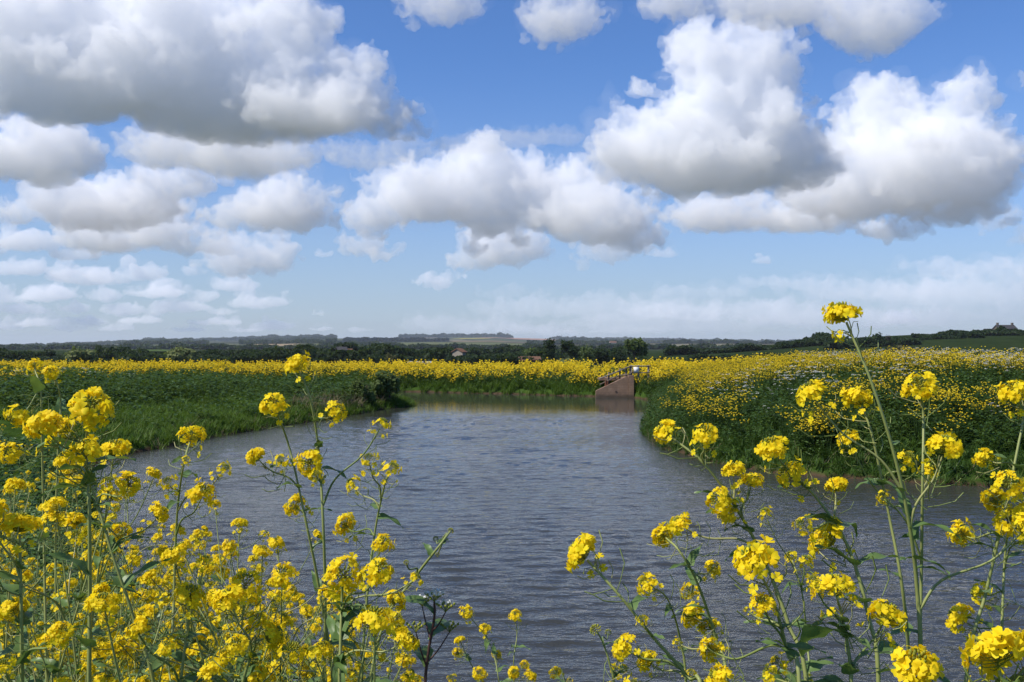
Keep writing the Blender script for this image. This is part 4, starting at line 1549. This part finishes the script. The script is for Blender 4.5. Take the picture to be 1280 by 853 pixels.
def leaf_mesh(seed, lobed):
    """clasping leaf 1 unit long along +X, wavy edged"""
    rnd = random.Random(seed)
    V, F = [], []
    n = 10
    bend = rnd.uniform(.5, 1.3)
    x, z, an = 0, 0, rnd.uniform(.1, .5)
    for i in range(n + 1):
        t_ = i / n
        w = (.13 * (1 - t_) ** .8 + .04 * math.sin(t_ * math.pi)) if not lobed else (.10 + .13 * math.sin(min(1, t_ * 1.05) * math.pi) * (1 + .35 * math.cos(t_ * 16)))
        w = max(.004, w * (1 - t_ ** 6))
        if i < 2:
            w *= 1.25 if not lobed else .6
        wv = .035 * math.sin(t_ * 11 + seed)
        for sgn in (-1, -.5, 0, .5, 1):
            V.append((x, sgn * w, z + abs(sgn) * .30 * w + wv * abs(sgn) * (1 if sgn > 0 else -1)))
        x += math.cos(an) / n
        z += math.sin(an) / n
        an -= bend / n
    for i in range(n):
        for j in range(4):
            F.append((i * 5 + j, i * 5 + j + 1, (i + 1) * 5 + j + 1, (i + 1) * 5 + j))
    me = np_mesh('leaf', V, np.array(F), smooth=True)
    me.materials.append(M_LEAF)
    return me


LEAVES = [leaf_mesh(i, False) for i in range(4)]
LOBED = [leaf_mesh(10 + i, True) for i in range(4)]


def curve_pts(ctrl, n):
    """Catmull-Rom through control points"""
    c = [np.array(p, float) for p in ctrl]
    c = [2 * c[0] - c[1]] + c + [2 * c[-1] - c[-2]]
    out = []
    k = len(c) - 3
    for i in range(k):
        for j in range(n):
            u = j / n
            p0, p1, p2, p3 = c[i:i + 4]
            out.append(.5 * (2 * p1 + (p2 - p0) * u + (2 * p0 - 5 * p1 + 4 * p2 - p3) * u * u + (3 * p1 - p0 - 3 * p2 + p3) * u ** 3))
    out.append(c[-2])
    return np.array(out)


def child(mesh, name, parent, loc, quat, s):
    o = bpy.data.objects.new(name, mesh)
    COL.objects.link(o)
    o.parent = parent
    o.location = loc
    o.rotation_mode = 'QUATERNION'
    o.rotation_quaternion = quat
    o.scale = (s, s, s)
    return o


def add_head(root, p, d, s, rnd, kind='full', pods=True):
    q = Vector(d).to_track_quat('Z', 'Y')
    q = q @ Euler((0, 0, rnd.uniform(0, 6.28))).to_quaternion()
    if kind == 'bud':
        return child(rnd.choice(BUDS), 'bud_cluster', root, p, q, s)
    a, b = rnd.choice(HEADS if kind == 'full' else SPARSE)
    h = child(a, 'flower_head', root, p, q, s)
    bb = bpy.data.objects.new('bud_cluster', b)
    COL.objects.link(bb)
    bb.parent = h
    if pods:
        child(rnd.choice(PODS), 'seed_pods', root, p, q, s * rnd.uniform(.85, 1.2))
    return h


def plant(base, main, branches, label, rnd, group=None, r=.0036, leaves=8, leaf_len=.10, name='rapeseed_plant', cat='rapeseed plant', stem_mat=None, low_leaves=True, pods=True):
    """base: world point; main: list of world points from the base up, ending under the top head;
    branches: (attach fraction, end point, size, kind); main's own head is given by branches[0] with attach None"""
    r = r * .86
    root = empty(name, base)
    tag(root, label, cat, group)
    b = np.array(base)
    mp = curve_pts([np.array(q) - b for q in main], 6)
    tubes = [p_tube(mp, r, r * .42, 6)]
    heads = []
    for (att, end, s, kind) in branches:
        if att is None:
            d = mp[-1] - mp[-3]
            heads.append((mp[-1], d, s, kind))
            continue
        i = min(len(mp) - 3, max(1, int(att * (len(mp) - 1))))
        p0 = mp[i]
        tg = mp[i + 1] - mp[i - 1]
        tg /= np.linalg.norm(tg) + 1e-9
        e = np.array(end) - b
        L = np.linalg.norm(e - p0)
        d0 = (e - p0) / (L + 1e-9)
        m1 = p0 + (d0 * .7 + tg * .3) * L * .33
        m2 = p0 + (e - p0) * .70 + np.array([0, 0, -L * .035])
        bp = curve_pts([p0, m1, m2, e], 5)
        rb = r * (.72 - .28 * att)
        tubes.append(p_tube(bp, rb, rb * .55, 5))
        heads.append((e, bp[-1] - bp[-4] + np.array([0, 0, .25 * np.linalg.norm(bp[-1] - bp[-4])]), s, kind))
        if rnd.random() < .8 and leaves:                          # a small leaf at the fork
            a = math.atan2(d0[1], d0[0]) + rnd.gauss(0, .5)
            q = Euler((rnd.gauss(0, .2), rnd.uniform(-.5, .25), a)).to_quaternion()
            child(rnd.choice(LEAVES), 'leaf', root, p0, q, leaf_len * rnd.uniform(.45, .85))
    for k in range(leaves):
        f = rnd.uniform(.12, .80)
        p0 = mp[int(f * (len(mp) - 1))]
        q = Euler((rnd.gauss(0, .25), rnd.uniform(-.55, .3), rnd.uniform(0, 6.28))).to_quaternion()
        low = f < .42 and low_leaves
        child(rnd.choice(LOBED if low else LEAVES), 'leaf', root, p0, q, leaf_len * (.85 if low else .72) * rnd.uniform(.6, 1.15))
    g = merge(tubes)
    me = np_mesh('stem', *g[:2], smooth=True)
    link('stem', me, stem_mat or M_STEM, root)
    for (p, d, s, kind) in heads:
        add_head(root, p, d, s, rnd, kind, pods)
    return root


def ground_z(x, y):
    return float(land_z(np.array([x]), np.array([y]))[0][0])


HEAD_W = .060


def pic_plant(label, d, stem, heads, seed, r=.0040, leaves=7, **kw):
    """stem: picture points from low to high; heads: (px, py, size, attach fraction or None, kind)"""
    rnd = random.Random(seed)
    pts = []
    for i, (px, py) in enumerate(stem):
        pts.append(np.array(at(px, py, d * (1 + rnd.gauss(0, .012)))))
    x, y = pts[0][0], pts[0][1]
    dx = (pts[0] - pts[1])
    z = ground_z(x, y)
    k = (pts[0][2] - z)
    base = np.array([x + np.clip(dx[0], -.12, .12) * k * 1.2, y + rnd.uniform(-.04, .08), z - .01])
    main = [base, base * .45 + pts[0] * .55 + np.array([0, 0, 0])] + pts
    tot = np.cumsum([0] + [np.linalg.norm(main[i + 1] - main[i]) for i in range(len(main) - 1)])
    br = []
    for (px, py, size, att, kind) in heads:
        s = size * d / FPX / HEAD_W
        if att is None:
            br.append((None, None, s, kind))
        else:
            # attach fraction is given on the visible stem; turn it into a fraction of the control segments
            f = (2 + att * (len(pts) - 1)) / (len(main) - 1)
            e = np.array(at(px, py + size * .30, d * (1 + rnd.gauss(0, .035))))
            br.append((f, e, s, kind))
    return plant(tuple(base), main, br, label, rnd, r=r, leaves=leaves, **kw)


F_, S_, B_ = 'full', 'sparse', 'bud'
# ---- right hand group
pic_plant('tallest rapeseed plant, its bent top head standing alone against the sky', 1.38,
          [(1150, 853), (1146, 740), (1137, 660), (1118, 570), (1090, 480), (1058, 403)],
          [(0, 0, 47, None, F_), (1020, 488, 46, .52, F_), (1178, 556, 46, .42, F_), (1105, 617, 24, .45, S_), (1275, 655, 40, .15, F_)], 1, r=.0046, leaves=6, leaf_len=.085)
pic_plant('rapeseed plant with one compact head on a straight brownish stalk, crossed by the tallest plant', 1.5,
          [(1136, 853), (1128, 740), (1110, 640), (1090, 545), (1077, 508)], [(0, 0, 40, None, F_), (1133, 569, 26, .62, S_)], 2, leaves=4, leaf_len=.07)
pic_plant('rapeseed plant with a straight pale stalk carrying heads at two heights before the yellow patch', 1.5,
          [(1149, 853), (1151, 720), (1153, 600), (1154, 520), (1150, 490)], [(0, 0, 42, None, F_), (1062, 546, 28, .30, F_), (1160, 586, 28, .48, S_)], 3, leaves=4, leaf_len=.07)
pic_plant('rapeseed plant at the right edge with a pale curved stalk and five stacked heads', 1.55,
          [(1206, 853), (1232, 740), (1255, 640), (1272, 560), (1279, 520), (1272, 498)],
          [(0, 0, 40, None, F_), (1237, 567, 30, .55, F_), (1262, 596, 36, .5, F_), (1248, 618, 34, .45, F_), (1207, 658, 42, .35, F_)], 4, leaves=5, leaf_len=.08)
pic_plant('rapeseed plant at the right edge below the curved pale stalk, with small loose heads', 1.6,
          [(1250, 853), (1252, 770), (1256, 690), (1262, 655)], [(0, 0, 44, None, F_), (1233, 733, 36, .45, S_), (1208, 766, 42, .2, F_), (1282, 640, 38, .6, F_)], 5, leaves=6, leaf_len=.08)
pic_plant('very near rapeseed plant, big blurred head in the bottom right corner', 0.86, [(1262, 930), (1258, 880), (1248, 838)], [(0, 0, 84, None, F_), (1292, 800, 60, .3, F_)], 6, leaves=2)
pic_plant('very near rapeseed plant, large head cut by the bottom edge left of the corner head', 0.98, [(1160, 930), (1156, 880), (1150, 846)], [(0, 0, 66, None, F_)], 7, leaves=2)
pic_plant('rapeseed plant with the largest rounded head right of centre, smaller heads below it', 1.14,
          [(1000, 880), (985, 820), (968, 755), (950, 716)], [(0, 0, 66, None, F_), (955, 752, 32, .4, F_), (893, 805, 36, .15, F_), (908, 842, 44, .05, F_), (935, 760, 12, .5, S_)], 8, leaves=8, leaf_len=.075)
pic_plant('rapeseed plant with paired heads over the water in front of the right bank', 1.32,
          [(1098, 880), (1085, 770), (1058, 680), (1020, 622), (995, 600)], [(0, 0, 42, None, F_), (970, 556, 44, .86, F_), (1044, 605, 34, .62, F_), (1040, 668, 56, .42, F_), (1008, 650, 30, .6, S_)], 9, r=.0044, leaves=8)
pic_plant('low rapeseed plant with two broad heads left of the tallest plant', 1.2,
          [(1062, 900), (1062, 830), (1052, 770), (1046, 748)], [(0, 0, 54, None, F_), (1102, 764, 54, .25, F_), (1018, 724, 22, .5, S_), (970, 838, 34, .1, S_)], 10, leaves=9, leaf_len=.085)
pic_plant('rapeseed plant arching left, its two top heads in front of the right bank waterline', 1.36,
          [(1010, 880), (985, 780), (955, 700), (920, 635), (880, 580), (838, 546)],
          [(0, 0, 36, None, F_), (882, 540, 36, .80, F_), (917, 587, 32, .62, F_), (938, 600, 32, .58, F_), (905, 617, 36, .66, F_), (914, 641, 28, .5, F_), (857, 651, 34, .45, F_)], 11, r=.0044, leaves=7, leaf_len=.075)
pic_plant('rapeseed plant with a long bare stalk leaning left, head alone over open water', 1.24,
          [(880, 900), (858, 845), (815, 795), (775, 745), (734, 700)], [(0, 0, 50, None, F_), (787, 803, 38, .30, F_), (815, 822, 32, .25, F_), (803, 771, 18, .5, S_)], 12, r=.0044, leaves=4, leaf_len=.06)
pic_plant('rapeseed plant with slim heads just left of the largest rounded head', 1.42,
          [(910, 880), (895, 800), (872, 730), (850, 690), (832, 672)], [(0, 0, 34, None, F_), (872, 763, 36, .35, F_), (888, 706, 26, .55, F_), (862, 733, 24, .5, F_), (889, 780, 28, .2, F_), (848, 800, 16, .15, S_)], 13, leaves=7, leaf_len=.07)
pic_plant('pale slender rapeseed plant with a small head between the leaning stalk and the slim heads', 1.5,
          [(858, 880), (850, 800), (835, 750), (815, 733)], [(0, 0, 30, None, F_), (862, 838, 18, .1, S_)], 14, r=.0032, leaves=4, leaf_len=.06)
pic_plant('half open rapeseed plant with green budding tops beside the bottom edge', 1.9,
          [(768, 880), (762, 830), (752, 800), (745, 788)], [(0, 0, 26, None, B_), (760, 786, 16, .6, B_), (772, 832, 30, .2, S_), (788, 850, 24, .1, S_)], 15, leaves=6, leaf_len=.07)
pic_plant('small headed rapeseed plant rising between the paired heads and the tallest plant', 1.7,
          [(1012, 880), (1008, 800), (1002, 740), (990, 700)], [(0, 0, 22, None, S_), (1006, 700, 26, .7, S_), (958, 640, 22, .75, S_)], 16, r=.003, leaves=6, leaf_len=.07)
pic_plant('leafy rapeseed plant with loose yellow tops at the bottom edge below the low broad heads', 1.45,
          [(985, 900), (984, 850), (976, 835)], [(0, 0, 34, None, S_), (1005, 848, 22, .4, S_)], 17, leaves=9)
# ---- small plants lower down by the water, bottom centre
pic_plant('little far rapeseed plant with clustered heads, leftmost of those at bottom centre', 3.3,
          [(612, 900), (598, 850), (585, 822), (576, 803)], [(0, 0, 15, None, F_), (574, 813, 15, .7, F_), (600, 838, 17, .35, F_), (566, 845, 14, .2, S_)], 21, r=.0036, leaves=5)
pic_plant('little far rapeseed plant with a head bowed left, second of those at bottom centre', 3.3,
          [(626, 900), (622, 840), (610, 800), (585, 768)], [(0, 0, 18, None, F_), (607, 784, 16, .7, F_), (621, 816, 15, .35, F_)], 22, r=.0036, leaves=6)
pic_plant('little far upright rapeseed plant by the water, tallest of those at bottom centre', 3.2,
          [(645, 900), (642, 830), (646, 795), (644, 772)], [(0, 0, 16, None, F_), (642, 838, 17, .25, F_), (655, 828, 15, .3, F_), (661, 843, 18, .15, F_)], 23, r=.0036, leaves=6)
pic_plant('little far rapeseed plant by the water, rightmost at bottom centre', 3.2,
          [(712, 900), (708, 862), (695, 842)], [(0, 0, 18, None, F_), (712, 848, 10, .5, S_)], 24, r=.0034, leaves=4)
# ---- left hand group, the plants that stand out
pic_plant('tallest rapeseed plant of the left group, head above the far yellow bank', 1.55,
          [(405, 880), (407, 760), (404, 650), (398, 560), (388, 500), (374, 464)],
          [(0, 0, 36, None, F_), (416, 511, 30, .72, F_), (388, 569, 34, .62, F_), (475, 528, 26, .45, S_), (396, 590, 20, .5, S_)], 31, r=.0042, leaves=6, leaf_len=.075)
pic_plant('rapeseed plant with a leaning stalk and a head just left of the tallest left one', 1.55,
          [(418, 880), (400, 740), (380, 640), (362, 560), (344, 510)], [(0, 0, 34, None, F_), (325, 568, 30, .60, F_), (352, 572, 20, .7, S_), (373, 628, 30, .5, F_)], 32, leaves=6, leaf_len=.075)
pic_plant('slender rapeseed plant with half open heads at the right side of the left group', 1.75,
          [(452, 880), (458, 760), (468, 670), (480, 610), (487, 592)], [(0, 0, 28, None, S_), (462, 572, 26, .70, S_), (443, 602, 24, .66, S_), (434, 650, 32, .5, F_), (477, 676, 28, .4, F_)], 33, leaves=6, leaf_len=.075)
pic_plant('rapeseed plant with big fluffy heads low at the right side of the left group', 1.35,
          [(425, 900), (426, 800), (428, 740), (430, 722)], [(0, 0, 46, None, F_), (470, 709, 42, .55, F_), (490, 746, 32, .35, F_), (502, 795, 32, .2, F_), (515, 720, 24, .5, S_), (445, 770, 26, .3, S_)], 34, leaves=10, leaf_len=.085)
pic_plant('budding rapeseed stalk leaning right over the water, green topped', 1.5,
          [(460, 900), (480, 780), (520, 720), (548, 684), (563, 664)], [(0, 0, 14, None, B_), (545, 670, 14, .85, B_), (547, 690, 10, .8, B_), (508, 700, 12, .5, B_)], 35, leaves=4, leaf_len=.06, pods=False)
pic_plant('rapeseed plant with a forked pale stalk and a head over the left waterline', 1.65,
          [(215, 880), (218, 740), (222, 640), (230, 580), (238, 552)], [(0, 0, 34, None, F_), (232, 572, 12, .8, S_), (278, 584, 24, .5, S_), (252, 613, 34, .42, F_), (213, 600, 26, .6, S_)], 36, leaves=6, leaf_len=.08)
pic_plant('rapeseed plant with large heads low in front of the left group', 1.25,
          [(290, 930), (305, 850), (320, 806), (330, 798)], [(0, 0, 42, None, F_), (299, 801, 30, .5, F_), (272, 833, 38, .2, F_), (291, 746, 42, .6, F_)], 37, leaves=10, leaf_len=.09)
pic_plant('rapeseed plant with a dense round head among leaves, below the forked pale stalk', 1.35,
          [(220, 930), (228, 840), (235, 780), (238, 752)], [(0, 0, 38, None, F_), (175, 786, 28, .25, F_), (210, 815, 24, .1, S_), (255, 700, 26, .6, S_)], 38, leaves=10, leaf_len=.09)
pic_plant('rapeseed plant with a thick dark stalk and the biggest wide head of the left group', 1.3,
          [(112, 900), (113, 760), (112, 640), (108, 560), (112, 520)], [(0, 0, 54, None, F_), (62, 528, 50, .70, F_), (108, 560, 44, .6, F_), (85, 530, 34, .75, F_)], 39, r=.0046, leaves=8)
pic_plant('slim rapeseed plant at upper left, its small head highest at the far left', 1.9,
          [(60, 880), (56, 700), (53, 560), (51, 490), (43, 460)], [(0, 0, 20, None, F_), (30, 505, 34, .75, F_), (18, 560, 30, .5, F_)], 40, leaves=5)
pic_plant('slim rapeseed plant at upper left, second small head right of the highest', 1.9,
          [(75, 880), (70, 700), (73, 560), (76, 500), (66, 468)], [(0, 0, 21, None, F_), (90, 580, 30, .5, F_)], 41, leaves=5)
pic_plant('rapeseed plant crossing the left group with a dark leaning stalk and heads at mid height', 1.45,
          [(200, 900), (170, 780), (140, 690), (115, 610), (90, 580)], [(0, 0, 34, None, F_), (160, 600, 34, .7, F_), (150, 660, 30, .6, F_), (195, 640, 30, .5, F_), (130, 735, 34, .4, F_)], 42, leaves=8)
pic_plant('rapeseed plant with a big loose head near the left edge, below the highest heads', 1.2,
          [(30, 930), (28, 800), (26, 700), (25, 668)], [(0, 0, 50, None, F_), (20, 758, 38, .4, F_), (75, 786, 30, .25, F_), (-10, 640, 44, .6, F_), (8, 830, 30, .1, S_)], 43, leaves=9)

# cow parsley with a dark stalk at the edge of the left group
rnd = random.Random(77)
cp_d = 1.6
pts = [np.array(at(px, py, cp_d)) for px, py in ((530, 880), (535, 820), (543, 772), (543, 752))]
zb = ground_z(pts[0][0], pts[0][1])
cp_base = (pts[0][0] - .05, pts[0][1], zb)
cp = empty('cow_parsley', cp_base)
tag(cp, 'dark stalked cow parsley with small white flowers beside the yellow left group', 'cow parsley')
bb = np.array(cp_base)
m_dark = leaf_mat('purple_stalk', [(.2, (.05, .02, .022)), (.8, (.10, .05, .04))], 0, .5, .3)
mp = curve_pts([bb * 0, (pts[0] - bb) * .6] + [p - bb for p in pts], 5)
tubes = [p_tube(mp, .0036, .0020, 6)]
ends = [mp[-1]]
for (px, py, i) in ((528, 758, -9), (557, 765, -8), (520, 790, -13), (562, 790, -12)):
    e = np.array(at(px, py, cp_d * rnd.uniform(.97, 1.03))) - bb
    tubes.append(p_tube(curve_pts([mp[i], (mp[i] + e) / 2 + np.array([0, 0, -.004]), e], 4), .0017, .0010, 5))
    ends.append(e)
g = merge(tubes)
link('stem', np_mesh('stem', *g[:2], smooth=True), m_dark, cp)
for k, e in enumerate(ends):
    ps, gs = [], []
    for j in range(12):
        a = j * 2.4
        q = e + np.array([math.cos(a), math.sin(a), 0]) * .017 * math.sqrt((j + .5) / 12) + np.array([0, 0, .012])
        gs.append(p_tube([e, (e + q) / 2, q], .0005, .0004, 4))
        gs.append(p_bead(q - np.array([0, 0, .002]), (math.cos(a) * .4, math.sin(a) * .4, 1), .0024, .005))
        if k < 1 or (k < 3 and j % 3 == 0):
            ps.append(p_blob(rnd, q + np.array([0, 0, .003]), .004, 8, 0, .0018))
    g = merge(gs)
    u = link('umbel', np_mesh('umbel', *g[:2]), M_BUD, cp)
    if ps:
        link('blossom', mesh_of('blossom', merge(ps), M_WHITE), parent=u)
for k in range(5):
    i = int(len(mp) * (.25 + .14 * k))
    child(rnd.choice(LOBED), 'leaf', cp, mp[min(i, len(mp) - 1)], Euler((0, rnd.uniform(-.3, .3), rnd.uniform(0, 6.28))).to_quaternion(), rnd.uniform(.05, .09))

# ---- the crowded thicket of the left bank
EDGE_X = [-80, 0, 60, 120, 200, 300, 400, 470, 510, 545, 600]
EDGE_Y = [470, 488, 505, 535, 585, 625, 665, 725, 790, 860, 930]
rnd = random.Random(5)
made = 0
tries = 0
while made < 168 and tries < 9000:
    tries += 1
    d = 1.3 + (2.4 * rnd.random() if made < 84 else 17.0 * rnd.random() ** 1.2)
    px = rnd.uniform(-70, 480)
    x = (px - 640) * d / FPX
    sarr = land_z(np.array([x]), np.array([d]))
    z, s = float(sarr[0][0]), float(sarr[1][0])
    if s < .2 or sarr[2]['near'][0] < .5:
        continue
    lim = np.interp(px, EDGE_X, EDGE_Y) + abs(rnd.gauss(0, 1)) * 45
    top_h = EYE + (HORIZ - lim) * d / FPX - z          # plant height that just reaches the thicket's outline
    h = min(top_h, rnd.uniform(.95, 1.40))
    py = HORIZ - (z + h - EYE) * FPX / d
    if h < .4 or py > 890:
        continue
    lean = np.array([rnd.gauss(0, .08), rnd.gauss(0, .08), 0])
    base = np.array([x, d, z - .01])
    top = base + lean * h * 2 + np.array([0, 0, h])
    def out(e):
        qx = e[0] / e[1] * FPX + 640
        return HORIZ - (e[2] + .03 - EYE) * FPX / e[1] < np.interp(qx, EDGE_X, EDGE_Y) - 12
    if out(top):
        continue
    main = [base, base + lean * h * .5 + np.array([0, 0, h * .4]), base + lean * h * 1.2 + np.array([0, 0, h * .75]), top]
    hs = rnd.uniform(.55, .80)
    br = [(None, None, hs, F_)]
    for k in range(rnd.randint(5, 8) if d < 3 else rnd.randint(5, 8)):
        att = rnd.uniform(.48, .88)
        a = rnd.uniform(0, 6.28)
        rr = rnd.uniform(.06, .22) * (1.25 - att * .5)
        e = base + lean * h * 2 * att + np.array([math.cos(a) * rr, math.sin(a) * rr, h * min(.97, att + rnd.uniform(.08, .28))])
        if not out(e):
            br.append((att, e, hs * rnd.uniform(.55, 1.0), F_ if rnd.random() < .7 else S_))
    plant(tuple(base), main, br, 'rapeseed plant crowded among others in the thick of the near left bank', rnd, 'rapeseed plants crowding the near left bank',
          r=.0034, leaves=rnd.randint(8, 13), leaf_len=.10)
    made += 1
print('thicket plants', made)

# ---- undergrowth of the near bank
under = [p_weed(RN, h, 40, .075, 0, r=.13) for h in (.22, .3, .38, .45)]
blades = [p_tuft(RN, 16, .42, .007, 0, .10, .7) for _ in range(4)]
n = 40000
x, y = RS.uniform(-14, 5, n), RS.uniform(1.0, 26, n)
z, s, w = land_z(x, y)
px = x / y * FPX + 640
py_top = HORIZ - (z + .42 - EYE) * FPX / y
lim = np.interp(px, EDGE_X, EDGE_Y) + 55
keep = (s > .05) & (w['near'] > .5) & (px > -150) & (px < 1400) & (py_top > lim) & (y > 1.1)
p = np.stack([x, y, z], -1)[keep]
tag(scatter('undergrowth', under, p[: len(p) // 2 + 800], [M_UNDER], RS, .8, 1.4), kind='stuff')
tag(scatter('near_grass', blades, p[len(p) // 2 + 800:], [M_GRASS], RS, .6, 1.1), kind='stuff')
tall = [p_weed(RN, h, 54, .060, 0, r=.11) for h in (.70, .78, .86, .95)]
py_top = HORIZ - (z + .95 - EYE) * FPX / y
lim = np.interp(px, EDGE_X, EDGE_Y) + 75 + 50 * RS.rand(n)
keep = (s > .3) & (w['near'] > .5) & (px > -150) & (px < 640) & (py_top > lim) & (y > 1.5) & (RS.rand(n) < .60)
p2 = np.stack([x, y, z], -1)[keep]
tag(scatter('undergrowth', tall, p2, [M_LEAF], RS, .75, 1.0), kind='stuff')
print('tall', len(p2))
print('undergrowth', len(p))

# ---- plants of the right bank that stand out as clumps
mid_mesh = []
for k in range(6):
    g = p_rape(random.Random(300 + k), .75 + .05 * k, 16 + k, .0095, 8, 14, .019, .25)
    me = np_mesh('rapeseed_plant', g[0], g[1], mat_idx=g[2])
    me.materials.append(M_PETAL_FAR)
    me.materials.append(M_WEED)
    mid_mesh.append(me)
rnd = random.Random(9)
for (px, py, wx, wy, d, n, lab, grp) in [
    (1185, 497, 60, 20, 24.5, 40, 'rapeseed plant in the wide yellow patch low on the right bank, below the white flowers', 'rapeseed plants of the wide low patch'),
    (1020, 530, 36, 16, 24.5, 26, 'rapeseed plant in the small yellow patch just above the waterline of the right bank', 'rapeseed plants of the waterside patch'),
    (900, 505, 26, 18, 29, 18, 'rapeseed plant in the yellow clump on the nose of the right bank', 'rapeseed plants of the bank nose clump'),
    (855, 497, 22, 22, 32, 22, 'rapeseed plant at the steep left end of the right bank', 'rapeseed plants at the bank end'),
]:
    for k in range(n):
        qx, qy = px + rnd.gauss(0, .5) * wx, py + rnd.gauss(0, .5) * wy
        best = None
        for dd in np.arange(20, 42, .35):
            zt = EYE + (HORIZ - qy) * dd / FPX
            xx = (qx - 640) * dd / FPX
            zz, ss, _ = land_z(np.array([xx]), np.array([dd]))
            if ss[0] > .6 and zz[0] + .72 > zt:
                best = (xx, dd, float(zz[0]))
                break
        if best is None:
            continue
        o = link('rapeseed_plant', rnd.choice(mid_mesh))
        o.location = best
        o.rotation_euler = (rnd.gauss(0, .08), rnd.gauss(0, .08), rnd.uniform(0, 6.28))
        o.scale = (1.1, 1.1, rnd.uniform(.8, 1.05))
        tag(o, lab, 'rapeseed plant', grp)
